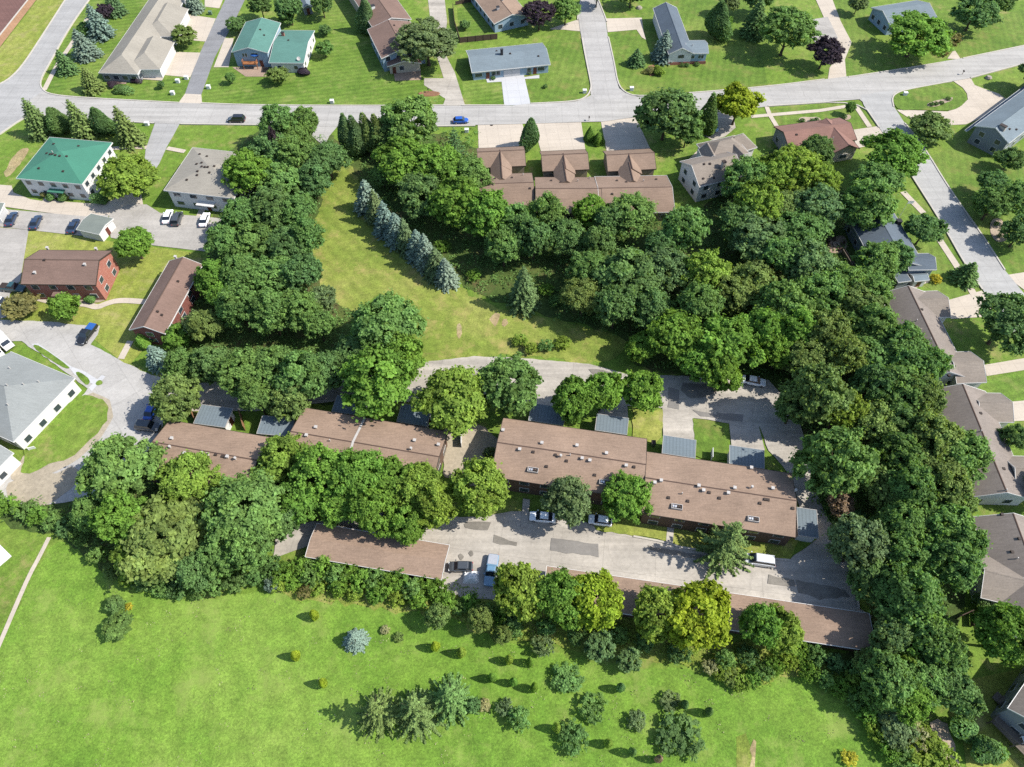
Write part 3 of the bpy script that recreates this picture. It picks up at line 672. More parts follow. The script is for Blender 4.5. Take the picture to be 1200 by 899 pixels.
row('apartment row with two white framed roof hatches behind the grey green tree', (670, 540), (590, 490), (758, 514.5), (586, 560), 5.3,
    [(635, 520, 'box'), (676, 523, 'box'), (710.5, 532, 'box'), (609, 527.5, 'box'), (625, 530, 'dark'), (657, 535.5, 'cap'), (682, 538, 'box'), (691, 540.5, 'box'), (651, 533.5, 'dark'), (664, 540.5, 'dark'), (640.5, 547, 'dark'), (697, 557, 'dark'), (589.5, 505, 'box'), (733.5, 546.5, 'box'), (743, 547.5, 'dark'), (668, 534, 'pipe')],
    [(624.5, 551.5), (708.5, 566)])
o, b = row('easternmost apartment row, stepped down towards the parking lot and spruce', (845, 590), (757.5, 529.5), (928, 555), (750.5, 601), 5.0,
    [(774.5, 564, 'box'), (767, 566.5, 'box'), (818.5, 570, 'box'), (824, 575.5, 'box'), (831, 577.5, 'dark'), (860.5, 572.5, 'box'), (853, 578.5, 'box'), (880.5, 572, 'cap'), (905, 573, 'box'), (931.5, 576, 'cap'), (783.5, 583.5, 'dark'), (806, 587.5, 'dark'), (896.5, 585.5, 'dark'), (900, 586, 'dark'), (890.5, 590, 'dark'), (929, 596, 'dark'), (754.5, 567.5, 'dark'), (880, 549, 'box'), (799, 579, 'pipe'), (843, 584, 'dark')],
    [(793, 594.5), (882.5, 609)])
# garages on the north side of the rows, carports on the south side
NG = 'flat grey garages behind the apartment rows'
for lab, A, B, C in [('flat grey garage behind the far left apartment row', (227, 496), (263.5, 501), (237, 475)),
                     ('flat grey garage filling the gap between the two left apartment rows', (301, 508), (339.5, 511.5), (308, 488)),
                     ('flat dark garage shaded by trees behind the firewall strip row', (389, 482), (424, 487), (393, 464)),
                     ('flat dark garage with white edge half under the bright green tree', (465, 494), (500, 499.5), (470, 474)),
                     ('flat grey garage mottled by tree shade left of the two bright trees', (619.5, 492.5), (660, 498.5), (627, 474)),
                     ('flat grey garage half under the two bright trees', (697.5, 504), (734.5, 509.5), (701, 486)),
                     ('flat grey garage at the end of the wide sunny driveway', (776, 531), (814.5, 537), (777, 511)),
                     ('flat grey garage between the square lawn and the shaded lot', (855, 543), (895.5, 549), (856.5, 523)),
                     ('flat pale grey carport at the east end of the rows', (935.5, 627), (959, 630.5), (937.5, 596))]:
    o = house('garage', lab, 'garage', ((A[0]+C[0])/2, (A[1]+C[1])/2), NG)
    b = Block(o, A, B, C, 2.75, 'shed', .25, 'w_white', 'r_corr', 0.25, trim='vent_w', cap=None); b.garage(2, .5, 4.6, 2.1); b.door(1, .6)
CG = 'brown roofed carports beside the meadow'
for lab, A, B, C, nb in [('shorter brown roofed carport in front of the dense row of trees', (371.5, 613.5), (526.5, 639), (361, 653), 8),
                     ('longer brown roofed carport partly covered by bright yellow green trees', (641, 663.5), (1018, 719), (1021, 763), 19)]:
    o = house('carport', lab, 'carport', ((A[0]+B[0])/2, (A[1]+B[1])/2), CG)
    b = Block(o, A, B, C, 2.5, 'gable', .55, 'w_brown', 'r_brown', 0.3, trim='trim', cap=None)
    for k in range(nb): b.garage(0, (k+.5)/nb, b.L/nb-.7, 2.05)
fixroots()
# ------------------------------------------------------------------ ground
vs = []; N_ = 24; S_ = 1500.0
gv = [Vector((-S_+2*S_*i/N_, -S_+300+2*S_*j/N_, 0)) for j in range(N_+1) for i in range(N_+1)]
gf = [(j*(N_+1)+i, j*(N_+1)+i+1, (j+1)*(N_+1)+i+1, (j+1)*(N_+1)+i) for j in range(N_) for i in range(N_)]
o = mesh('ground', gv, gf, 'lawn'); o['kind'] = 'structure'
S = sheet
# grass areas
S('lawn', 'a', 'lawn_dry', '-60,60 0,57 44,0 60,-30 110,-30 77,0 45,50 25,80 10,94 0,99 -60,110')
S('lawn', 'a', 'lawn_rich', '52,107 62,72 84,32 104,0 170,0 215,30 235,50 215,119 112,116')
S('lawn', 'a', 'lawn_rich', '237,118 250,68 300,80 345,20 440,-10 470,40 520,95 521,122 300,123')
S('lawn', 'a', 'lawn_rich', '536,10 565,8 580,45 541,52 537,40')
S('lawn', 'a', 'lawn_rich', '540,85 590,95 591,122 545,122')
S('lawn', 'a', 'lawn_shady', '617,95 650,35 678,36 692,100 680,117 621,121')
S('lawn', 'a', 'lawn_shady', '713,42 760,10 780,0 880,0 900,100 810,109 748,113 722,90')
S('lawn', 'a', 'lawn_shady', '905,128 1005,118 1022,145 1012,150 905,160')
S('lawn', 'a', 'lawn_shady', '1076,190 1130,165 1200,200 1260,330 1178,318 1110,215')
S('lawn', 'a', 'lawn_shady', '960,0 1010,-10 1020,60 1040,84 995,92 970,40')
S('lawn', 'a', 'lawn_shady', '1120,68 1130,30 1200,10 1240,45')
S('lawn', 'a', 'lawn_rich', '790,178 835,160 815,190 818,230 810,265 790,250')
S('lawn', 'a', 'lawn_rich', '1110,465 1180,438 1260,420 1300,500 1190,470')
S('lawn', 'a', 'lawn_dry', '0,262 130,283 235,297 240,330 150,430 90,381 0,376')
S('lawn', 'a', 'lawn_shady', '1040,250 1090,232 1158,345 1110,350 1075,330')
S('lawn', 'a', 'lawn_dry', '1120,800 1260,770 1260,1000 1140,960')
S('lawn', 'a', 'lawn', '-60,612 0,615 58,629 30,690 0,752 -60,850')
S('meadow', 'a', 'meadow', '59,630 100,640 118,668 160,692 250,702 340,690 500,715 560,735 640,765 740,780 840,790 930,760 1000,790 1040,835 1062,899 1080,1000 900,1100 -60,1100 -120,960 0,756', 1, .5)
S('clearing', 'a', 'clearing', '378,205 395,190 418,195 425,220 432,260 470,300 520,325 560,352 600,366 640,372 690,385 732,394 738,412 700,427 600,415 555,421 500,432 470,420 470,400 460,360 440,340 400,400 372,400 365,300 370,250', 1, .5)
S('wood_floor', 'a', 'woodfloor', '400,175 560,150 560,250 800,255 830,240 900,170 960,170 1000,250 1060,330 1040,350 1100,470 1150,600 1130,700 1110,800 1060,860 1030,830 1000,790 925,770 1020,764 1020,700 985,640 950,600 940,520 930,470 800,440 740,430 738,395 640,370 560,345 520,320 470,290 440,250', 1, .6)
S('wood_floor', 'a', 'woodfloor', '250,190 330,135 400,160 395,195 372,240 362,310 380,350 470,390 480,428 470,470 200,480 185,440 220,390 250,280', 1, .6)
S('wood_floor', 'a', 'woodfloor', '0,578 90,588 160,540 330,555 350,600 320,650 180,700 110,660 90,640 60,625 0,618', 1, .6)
S('tall_grass', 'b', 'tallgrass', '300,668 360,655 520,672 600,700 900,760 930,755 1000,790 940,790 880,808 840,786 740,770 640,755 560,740 500,722 420,708 330,700', 1, .8)
S('tall_grass', 'b', 'tallgrass', '862,865 876,862 884,900 866,905', 0, .3)
S('bare_earth', 'b', 'earth', '534,380 541,379 541,396 535,397', 1, .3)
S('bare_earth', 'b', 'earth', '573,370 584,366 587,377 577,384', 1, .3)
S('bare_earth', 'b', 'earth', '588,376 595,372 595,380 589,384', 1, .2)
S('bare_earth', 'b', 'earth', '5,200 22,175 36,173 30,184 14,205 6,208', 1, .2)
S('bare_earth', 'b', 'earth', '888,870 884,900 878,900 882,868', 0, .3)
# streets
S('road', 'c', 'road_w', '-10,110 0,99 10,94 25,80 45,50 77,0 100,-36 128,-36 105,0 82,32 60,72 47,95 49,105 60,112 40,132 28,138 0,158 -60,240 -60,170')
S('road', 'c', 'road', '30,122 50,107.5 58,111 112,116 210,121 300,124 450,124.5 600,124.5 621,122 675,119.5 687,115 700,108 724,103 732,109 747,114 810,109.5 900,102 970,93 1040,84 1125,69 1200,54 1300,30 1300,48 1200,75 1137,92 1115,96 1060,106 1048,111 1030,135 1007,117 900,125 880,128 800,134 750,137 707,143 600,146 475,149 385,149 300,147 212,146 140,143 50,135 28,138')
S('road', 'c', 'road_ns', '684.5,-36 681,0 677,15 680,37 686,67 693,100 692,111 700,118 730,116 724,100 720,75 712,42 709,20 701,0 695,-36')
S('road', 'c', 'road_e', '1008,112 1012,124 1030,150 1067,205 1105,265 1130,310 1154,344 1180,380 1260,500 1320,500 1200,345 1177,317 1150,275 1112,222 1082,172 1060,145 1047,125 1045,116 1047,106')
for q in ['77,0 45,50 25,80 10,94 0,99', '105,0 82,32 60,72 47,95 49,105 60,112 112,116 210,121', '236,121.5 300,124 450,124.5 521,124', '541,124 592,124', '622,122 675,119.5 688,114 693,104 692,96 686,67 682,45',
          '677,24 677,14 681,0', '701,0 709,20 711,26', '713,44 720,75 724,99 732,109 747,114 810,109.5 900,102 966,93.5', '994,91 1040,84 1102,74', '1128,69 1200,54',
          '1200,75 1137,92', '1115,96 1060,106 1048,111 1045,117 1047,126', '1060,145 1082,172 1112,222 1150,275 1177,317', '1030,150 1008,118 900,125', '1067,205 1105,265 1130,310 1151,340', '0,158 30,137 50,135 140,143 181,145', '212,146 300,147 366,148', '396,149 475,149 557,148']: kerb(q)
S('lane', 'b', 'asphalt', '300,-30 264,0 240,50 230,72 217,110 236,111 252,67 275,25 287,0 320,-30')
S('driveway', 'b', 'concrete', '217,110 236,111 237,122 209,121')
S('driveway', 'b', 'concrete', '201,61 235,62 223,91 191,88')
S('driveway', 'b', 'concrete', '219,17 253,22 241,49 209,46')
S('driveway', 'b', 'concrete', '240,-10 270,-20 257,10 240,8')
S('driveway', 'b', 'concrete', '263.5,45 274,45 268,79 250.5,79')
S('patio', 'b', 'patio', '272,79 310,78 320,82 319,90 288,90')
S('driveway', 'b', 'lot', '500,-15 520,-10 524,25 520,60 533,85 545,124 519,124 522,116 497,100 497,92 520,92 510,60 505,30')
S('patio', 'b', 'patio', '460,76 492,76 494,94 463,95')
S('driveway', 'b', 'white_concrete', '587,89 613.5,86 622,123 591,124')
S('path', 'b', 'white_concrete', '569,91 588,90 588,96 571,97'); S('path', 'b', 'white_concrete', '613,91 632,88 632,92 614,93')
S('driveway', 'b', 'concrete', '644,34 678,23 680,37 660,35 647,35')
S('driveway', 'b', 'concrete', '710,22 752,21 754,36 757,47 752,44 746,35 712,38')
S('driveway', 'b', 'concrete', '560,147 612,145 620,172 613,177 561,176')
S('driveway', 'b', 'concrete', '625,145 681,143 686,176 634,178')
S('driveway', 'b', 'concrete', '704,142 745,138 763,177 711,178')
S('driveway', 'b', 'lot', '817,134 858,130 862,150 850,160 836,165 826,160')
S('path', 'b', 'concrete', '834,164 816,178 808,186 812,188 826,178')
S('driveway', 'b', 'concrete', '947,-20 968,-20 985,25 998,50 990,70 992,93 970,94 972,80 985,60 965,20')
S('driveway', 'b', 'parking', '940,25 970,20 982,45 960,58')
S('driveway', 'b', 'concrete', '1112,92 1137,91 1142,100 1152,104 1170,110 1182,119 1160,134 1132,146 1112,147 1105,145 1090,150 1075,145 1053,131 1051,129 1085,130 1110,131 1124,126 1134,117 1133,110 1128,103', 0)
S('driveway', 'b', 'concrete', '1111,352 1150,341 1165,358 1150,372 1114,374')
S('driveway', 'b', 'concrete', '1153,428 1200,420 1260,405 1260,440 1200,434 1156,441')
S('driveway', 'b', 'concrete', '1184,471 1260,465 1260,490 1187,494')
S('driveway', 'b', 'concrete', '1177,323 1260,310 1260,345 1200,340')
S('driveway', 'b', 'concrete', '1110,69 1118,58 1126,70')
S('driveway', 'b', 'concrete', '996,153 1030,148 1044,165 1005,174')
strip('path', 'b', 'concrete', '880,137 960,130 1004,123', 1.3, 0); strip('path', 'b', 'concrete', '897,122 902,135 910,148', 1.2, 0); strip('path', 'b', 'concrete', '1003,125 1019,149', 1.4, 0)
strip('path', 'b', 'concrete', '1058,225 1082,250', 1.6, 0); strip('path', 'b', 'concrete', '1100,280 1125,318 1142,347', 1.6, 0)
strip('path', 'b', 'concrete', '52,106 60,90 70,72 82,55 104,20', 1.4, 0)
S('stone_bed', 'b', 'stone', '935,140 940,137 950,138 958,137 963,141 958,144 948,143 939,143', 2); S('stone_bed', 'b', 'stone', '988,136 994,134 998,137 995,141 989,141', 2)
S('stone_bed', 'b', 'stone', '1082,124 1090,119 1105,115 1117,114 1116,120 1106,123 1096,126 1085,127', 2)
S('stone_bed', 'b', 'stone', '1160,258 1172,255 1180,268 1182,282 1168,285 1160,275', 2)
S('lawn', 'd', 'lawn_shady', '1047,110 1060,106 1110,96.5 1118,100 1128,108 1134,117 1124,127 1110,131 1075,129 1053,130 1046,120', 1)
S('stone_bed', 'e', 'stone', '1085,123 1092,119.5 1105,117 1117,114 1115,119 1106,122 1097,126 1088,126', 2)
S('driveway', 'b', 'road', '366,147 396,148 386,160 380,172 366,160')
S('driveway', 'b', 'road_w', '182,144 211,145 203,160 196,172 187,192 178,205 168,205 171,175')
strip('path', 'b', 'concrete', '125,175 150,173 172,173', 1.4); strip('path', 'b', 'concrete', '196,174 217,178', 1.4, 0)
# north west lots
S('driveway', 'b', 'concrete', '-60,214 0,217 14,218 16,226 36,234 50,236 54,229 62,229 66,236 108,239 130,236 150,225 165,225 168,240 130,252 95,255 0,242 -60,240')
S('parking_lot', 'b', 'parking', '-60,240 0,243 10,246 100,254 128,252 118,278 88,276 0,266 -60,262')
S('parking_lot', 'b', 'parking', '128,252 150,240 172,240 188,250 236,254 275,258 268,275 240,295 180,288 130,279')
S('path', 'b', 'concrete', '236,240 243,240 238,254 230,254')
S('parking_lot', 'b', 'parking', '-60,265 0,267 34,270 24,330 12,345 8,372 0,374 -60,376')
strip('path', 'b', 'concrete', '34,346 62,355 88,356 103,357 114,361 125,356 140,352 170,354', 1.5)
strip('path', 'b', 'concrete', '153,400 142,421', 1.4, 0)
S('stone_bed', 'b', 'stone', '80,342 100,345 120,348 124,354 100,356 82,352', 1)
S('cul_de_sac', 'b', 'culdesac', '-60,373 0,375 52,377 90,381 118,382 116,392 107,404 140,422 160,432 182,442 192,470 192,500 178,522 165,540 110,582 60,592 20,592 -60,600 -60,560 27,540 104,456 87,443 26,400 -60,405', 0, .15)
S('path', 'c', 'white_concrete', '104,455 120,440 124,442 108,459')
S('path', 'c', 'white_concrete', '37,404 83,433 88,440 112,452 116,446 100,436 84,430 45,403', 0)
S('lawn', 'd', 'lawn_rich', '38,404 48,406 83,431 80,433 72,430 45,413', 1); S('lawn', 'd', 'lawn_rich', '88,437 94,436 107,446 103,453 96,447', 1); S('lawn', 'd', 'lawn_rich', '112,449 118,445 122,450 114,453', 1)
S('bare_earth', 'd', 'gravel', '104,458 126,466 133,484 128,500 116,518 96,536 60,556 26,566 8,560 27,538 60,500', 1, .3)
S('lawn', 'e', 'lawn', '86,469 106,461 127,472 129,482 124,496 112,512 94,529 85,537 50,549 30,557 24,553 30,537 27,526 60,492', 1, .35)
S('gravel', 'c', 'gravel', '8,565 30,558 60,556 90,545 100,560 60,592 20,592 8,578', 1, .4)
# gravel edge in the meadow
strip('path', 'b', 'concrete', '58,630 46,654 35,674 20,708 0,755 -20,800', 0.75, 1)
# brown paving beyond the far left verge
S('plaza', 'b', 'brownpave', '-80,140 0,40 32,0 60,-35 -80,-35'); S('pavement', 'b', 'tanpave', '-80,157 0,56 43,0 70,-35 62,-35 34,0 0,43 -80,143')
kerb('-80,141 0,41 33,0 61,-35', 0, .8, .12)
# lots around the long rows
S('parking_lot', 'b', 'lot', '325,622 365,612 440,600 480,606 560,606 600,600 640,600 740,628 800,640 890,653 925,656 960,630 990,640 998,676 1004,712 1022,722 1010,745 640,690 600,705 540,700 515,690 500,660 362,640 320,655', 0, .1)
S('parking_lot', 'b', 'lot', '478,427 555,418 610,420 690,427 740,440 800,441 900,446 930,478 945,520 950,560 965,600 990,640 962,634 937,596 928,560 900,528 890,500 853,496 812,490 775,479 740,476 620,472 520,472 400,470 300,482 190,482 176,440 230,450 340,440', 0, .1)
S('driveway', 'c', 'lot', '776,478 812,489 815,516 777,511'); S('driveway', 'c', 'lot', '854,495 889,500 896,528 857,523')
S('driveway', 'c', 'lot', '626,470 660,474 660,480 627,474'); S('driveway', 'c', 'lot', '701,472 735,476 736,491 701,486')
S('driveway', 'b', 'lot', '937,596 960,600 985,642 958,632')
S('lawn', 'c', 'lawn_dry', '742,480 775,479 776,512 766,520 742,515', 0, .3); S('lawn', 'd', 'lawn_shady', '812,491 853,497 853,540 838,541 815,535', 0, .15)
S('lawn', 'd', 'lawn_dry', '700,622 742,628 780,634 800,642 890,653 925,656 935,632 890,625 750,605 680,595', 0, .2)
for x, y in [(786, 616), (616, 597)]: S('path', 'e', 'lot', f'{x-3},{y-12} {x+5},{y-11} {x+2},{y+22} {x-6},{y+22}')
S('gravel', 'b', 'gravel', '522,500 562,498 590,520 590,580 520,560', 0, .3)
S('patch', 'd', 'patch', '645,632 660,632 702,638 701,653 645,646', 0, .18); S('patch', 'd', 'patch', '784,455 795,457 795,480 783,478', 0, .18); S('patch', 'd', 'patch', '812,481 840,486 842,491 820,488', 0, .18)
S('patch', 'd', 'patch', '840,484 870,487 870,494 842,491', 0, .18); S('patch', 'd', 'patch_dark', '580,628 606,636 606,641 578,636', 0, .18); S('patch', 'd', 'patch_dark', '933,680 990,692 996,700 960,702 935,694', 0, .18)
S('patch', 'd', 'patch_dark', '800,448 838,452 842,462 812,468 798,460', 1, .3); S('patch', 'd', 'patch_dark', '690,432 720,437 722,444 694,441', 1, .3); S('patch', 'd', 'patch_dark', '540,610 575,612 570,622 548,624', 1, .4); S('patch', 'd', 'patch_dark', '536,652 541,648 544,654 539,658', 1, .1); S('patch', 'd', 'patch_dark', '549,648 553,645 556,651 551,654', 1, .1)
S('patch', 'd', 'patch_dark', '900,674 930,680 932,688 900,684', 0, .18); S('patch', 'd', 'patch_dark', '760,640 840,655 838,660 762,645', 0, .18)
kerb('742,629 780,636 800,643 890,654 925,657', 1); kerb('1000,676 1004,700 1006,714', 1)
S('patio', 'b', 'patio', '967,288 975,278 990,276 994,290 985,298 970,296', 1)
S('mulch_bed', 'b', 'mulch', '758,78 768,76 769,88 760,90', 1)
S('path', 'b', 'stone', '1090,848 1100,842 1112,852 1118,880 1126,905 1108,905 1100,870', 1, .3)
S('stone_bed', 'b', 'stone', '1088,848 1098,846 1108,866 1100,868 1094,860', 1, .2)
S('path', 'b', 'concrete', '1066,334 1085,325 1092,330 1075,336 1066,346 1060,342', 1)
S('path', 'b', 'concrete', '164,89 192,92 190,95 163,93'); S('patio', 'b', 'patio', '131,90 150,92 148,99 128,98')
# manhole covers and small dark drain lids in the streets
def lid(x, y, r=.5):
    p = G(x, y); m = MB(); m.tube(p+Vector((0, 0, .05)), p+Vector((0, 0, .128)), r, r, 14); return m.build('manhole_cover', 'vent_d')
for (x, y), lb in zip([(40, 85), (36, 99), (165, 137), (600, 140), (576, 147), (1057, 98), (1068, 97), (1010, 110), (1034, 112), (87, 423), (70, 417), (105, 432), (88, 401), (720, 110)],
                      ['in the left street above the junction', 'at the mouth of the left street', 'in the main street above the conifers', 'in the main street opposite the white drive',
                       'at the edge of the townhouse drive', 'left of the twin lids above the oval lawn', 'right of the twin lids above the oval lawn', 'near the corner path of the red roofed house',
                       'in the middle of the east junction', 'lower one of three along the turning circle kerb', 'upper one of three along the turning circle kerb', 'nearest the corner of the white hall', 'just left of the black pickup', 'at the junction with the middle side street']):
    tag(lid(x, y, .42), 'dark round manhole cover '+lb, 'manhole cover', 'manhole covers')
# ------------------------------------------------------------------ vegetation
PAL = {'dk': ((0.119, 0.211, 0.072), 'dark green'), 'md': ((0.141, 0.249, 0.072), 'mid green'), 'br': ((0.142, 0.262, 0.046), 'bright green'),
       'yl': ((0.202, 0.298, 0.052), 'yellow green'), 'go': ((0.237, 0.314, 0.031), 'golden green'), 'ol': ((0.165, 0.237, 0.071), 'olive'),
       'gg': ((0.156, 0.220, 0.094), 'grey green'), 'pu': ((0.053, 0.040, 0.055), 'dark purple'), 'bl': ((0.165, 0.226, 0.176), 'blue grey'),
       'bg': ((0.135, 0.223, 0.089), 'bluish green'), 'pk': ((0.264, 0.198, 0.143), 'bare pinkish'), 'rd': ((0.185, 0.180, 0.070), 'reddish olive'), 'tn': ((0.308, 0.319, 0.165), 'pale straw'),
       'ye': ((0.440, 0.418, 0.055), 'yellow flowering')}
def leafmesh(name, pts, nrm, size, tint, mat, aspect=0.72, rng=None):
    """many small rhombic leaf sprays in one foliage mesh"""
    n = len(pts); rng = rng or np.random.default_rng(1)
    nr = nrm/np.linalg.norm(nrm, axis=1, keepdims=True)
    ref = rng.normal(size=(n, 3)); a = np.cross(nr, ref); a /= np.linalg.norm(a, axis=1, keepdims=True); b = np.cross(nr, a)
    s = size[:, None]; fold = nr*s*0.22
    v = np.stack([pts-a*s, pts-b*s*aspect-fold*.5, pts+a*s, pts+b*s*aspect+fold], 1).reshape(-1, 3)
    me = bpy.data.meshes.new(name)
    me.vertices.add(4*n); me.loops.add(4*n); me.polygons.add(n)
    me.vertices.foreach_set('co', v.astype(np.float32).ravel())
    me.loops.foreach_set('vertex_index', np.arange(4*n, dtype=np.int32))
    me.polygons.foreach_set('loop_start', np.arange(0, 4*n, 4, dtype=np.int32))
    me.update(calc_edges=True)
    at = me.attributes.new('tint', 'FLOAT', 'POINT'); at.data.foreach_set('value', np.repeat(tint, 4).astype(np.float32))
    me.materials.append(M[mat]); return me
def unit(rng, n):
    d = rng.normal(size=(n, 3)); return d/np.linalg.norm(d, axis=1, keepdims=True)
def crown_mesh(seed, R_=5.0, z0=2.6, z1=11.0, nl=15, ncl=20, nleaf=56, leaf=0.30, lob=0.40, name='crown'):
    rng = np.random.default_rng(seed); zc, rz = (z0+z1)/2, (z1-z0)/2
    lc = []
    d = unit(rng, 400)
    for q in d:
        if q[2] < -0.45: continue
        p = q*(0.62 if nl < 20 else .70)*(0.70+0.44*rng.random())
        if all(np.linalg.norm(p-o) > (0.40 if nl < 20 else .27) for o in lc): lc.append(p)
        if len(lc) >= nl: break
    lc.append(np.array([0, 0, .15])); lr = [lob*(0.75+0.5*rng.random()) for _ in lc]; lr[-1] = .52 if nl < 20 else .60
    P_, N_, S_, T_ = [], [], [], []
    for k, (c, r) in enumerate(zip(lc, lr)):
        lt = rng.normal(0, .09)
        dirs = unit(rng, ncl*3); cnt = 0
        for q in dirs:
            p = c+q*r*(0.72+0.52*rng.random())
            if np.dot(q, p/(np.linalg.norm(p)+1e-6)) < -0.1: continue
            if any(np.linalg.norm(p-c2) < .72*r2 for j, (c2, r2) in enumerate(zip(lc, lr)) if j != k): continue
            cnt += 1
            if cnt > ncl: break
            cr = r*(0.22+0.20*rng.random()); n = int(nleaf*(0.7+.6*rng.random()))
            g = unit(rng, n); g[:, 2] *= 0.75
            sp = np.where(rng.random((n, 1)) < .16, 1.75, 1.0); lp = p+g*cr*(rng.random((n, 1))**.4)*sp+q*cr*.5*(sp-1)
            up = np.array([0, 0, 1.0])
            nn = g*0.55+q*0.55+up*0.5+rng.normal(size=(n, 3))*0.55
            ct = 0.5+lt+rng.normal(0, .12)
            P_.append(lp*np.array([R_, R_, rz])+np.array([0, 0, zc])); N_.append(nn)
            S_.append(leaf*(0.7+.7*rng.random(n))); T_.append(np.clip(ct+rng.normal(0, .12, n), 0, 1))
    pts = np.concatenate(P_); keep = pts[:, 2] > z0*.55
    return leafmesh(name, pts[keep], np.concatenate(N_)[keep], np.concatenate(S_)[keep], np.concatenate(T_)[keep], 'leaf', .7, rng)
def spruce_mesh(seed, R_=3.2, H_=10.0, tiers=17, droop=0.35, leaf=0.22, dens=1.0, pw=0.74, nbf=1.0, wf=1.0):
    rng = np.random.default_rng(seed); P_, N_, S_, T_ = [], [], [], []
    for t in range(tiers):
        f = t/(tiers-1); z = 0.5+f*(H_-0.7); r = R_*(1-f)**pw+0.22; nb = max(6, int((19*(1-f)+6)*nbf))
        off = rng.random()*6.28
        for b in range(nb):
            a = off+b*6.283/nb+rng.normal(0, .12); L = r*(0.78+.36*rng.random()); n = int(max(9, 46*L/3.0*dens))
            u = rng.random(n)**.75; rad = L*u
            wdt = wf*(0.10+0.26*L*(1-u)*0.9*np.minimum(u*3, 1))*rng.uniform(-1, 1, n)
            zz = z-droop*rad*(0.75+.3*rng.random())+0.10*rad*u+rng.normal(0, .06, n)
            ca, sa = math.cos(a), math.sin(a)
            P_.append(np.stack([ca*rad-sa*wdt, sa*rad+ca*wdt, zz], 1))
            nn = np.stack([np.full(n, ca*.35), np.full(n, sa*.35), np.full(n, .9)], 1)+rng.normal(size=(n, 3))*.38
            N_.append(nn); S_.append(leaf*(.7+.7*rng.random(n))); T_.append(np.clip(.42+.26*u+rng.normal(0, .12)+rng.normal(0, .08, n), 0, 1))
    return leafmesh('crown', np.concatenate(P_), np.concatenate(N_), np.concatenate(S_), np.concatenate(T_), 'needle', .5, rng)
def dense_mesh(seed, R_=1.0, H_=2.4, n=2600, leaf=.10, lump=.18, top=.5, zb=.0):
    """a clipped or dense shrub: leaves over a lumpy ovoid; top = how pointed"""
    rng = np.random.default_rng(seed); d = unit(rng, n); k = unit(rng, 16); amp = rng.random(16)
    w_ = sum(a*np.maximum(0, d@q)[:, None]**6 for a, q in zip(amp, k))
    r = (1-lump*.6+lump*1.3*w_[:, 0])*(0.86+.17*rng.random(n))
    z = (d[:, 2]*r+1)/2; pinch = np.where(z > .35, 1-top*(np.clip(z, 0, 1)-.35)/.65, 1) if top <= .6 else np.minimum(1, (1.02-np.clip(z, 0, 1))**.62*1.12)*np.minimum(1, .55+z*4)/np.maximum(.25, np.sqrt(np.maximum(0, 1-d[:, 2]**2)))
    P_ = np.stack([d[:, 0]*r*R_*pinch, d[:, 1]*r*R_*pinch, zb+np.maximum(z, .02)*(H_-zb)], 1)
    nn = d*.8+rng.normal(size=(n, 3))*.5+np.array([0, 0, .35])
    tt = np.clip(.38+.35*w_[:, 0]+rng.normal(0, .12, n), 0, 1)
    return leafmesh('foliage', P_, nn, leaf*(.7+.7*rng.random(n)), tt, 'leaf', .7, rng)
def trunk_mesh(seed, H_=7.0, r=.26, limbs=6):
    rng = random.Random(seed); m = MB(); p = Vector((0, 0, -.2)); k = 6; rings = []
    for i in range(k+1):
        f = i/k; c = Vector((rng.uniform(-.12, .12)*f*2, rng.uniform(-.12, .12)*f*2, -.2+f*H_)); rr = r*(1.25-f*.95) if i else r*1.5
        for a in range(8): m.v.append(c+Vector((math.cos(a*.7854), math.sin(a*.7854), 0))*rr)
        rings.append(c)
    for i in range(k):
        for a in range(8): m.f.append((i*8+a, i*8+(a+1) % 8, (i+1)*8+(a+1) % 8, (i+1)*8+a))
    m.f.append(tuple(range(k*8, k*8+8)))
    for _ in range(limbs):
        i = rng.randint(2, k-1); a = rng.random()*6.28; e = rings[i]+Vector((math.cos(a)*2.4, math.sin(a)*2.4, 1.8+rng.random()))
        m.tube(rings[i], e, r*.42, r*.12, 6)
    me = bpy.data.meshes.new('trunk'); me.from_pydata([tuple(v) for v in m.v], [], m.f); me.update(); me.materials.append(M['bark']); return me
DEC = [crown_mesh(11+i, nl=[26, 22, 30, 24, 18, 28][i], ncl=[13, 14, 12, 14, 17, 12][i], nleaf=74, leaf=[.24, .22, .26, .23, .25, .20][i], lob=[.28, .31, .25, .29, .36, .27][i]) for i in range(6)]
MAP = [crown_mesh(41+i, nl=22, ncl=16, nleaf=78, leaf=.28, lob=.29) for i in range(3)]          # lumpier crowns of the maples
ORN = [crown_mesh(61+i, R_=2.6, z0=1.0, z1=5.2, nl=10, ncl=15, nleaf=48, leaf=.20, lob=.42) for i in range(3)]
SPR = [spruce_mesh(81+i) for i in range(4)]
FIR = [spruce_mesh(91+i, 4.6, 12.5, 13, .16, .22, 1.5, .85, .45, .62) for i in range(3)]
ARB = [dense_mesh(101+i, 2.1, 10, 5200, .2, .30, .72) for i in range(3)]
OVL = [dense_mesh(111+i, 2.2, 8.0, 5000, .2, .32, .45) for i in range(2)]
JUN = [dense_mesh(121+i, .95, 2.6, 2200, .09, .16, .55) for i in range(3)]
SHR = [dense_mesh(131+i, 1.6, 2.4, 2600, .15, .45, .25) for i in range(4)]
LOO = [crown_mesh(141+i, R_=1.9, z0=.1, z1=2.6, nl=9, ncl=9, nleaf=34, leaf=.13, lob=.42, name='foliage') for i in range(3)]
TRK = [trunk_mesh(151+i) for i in range(4)]
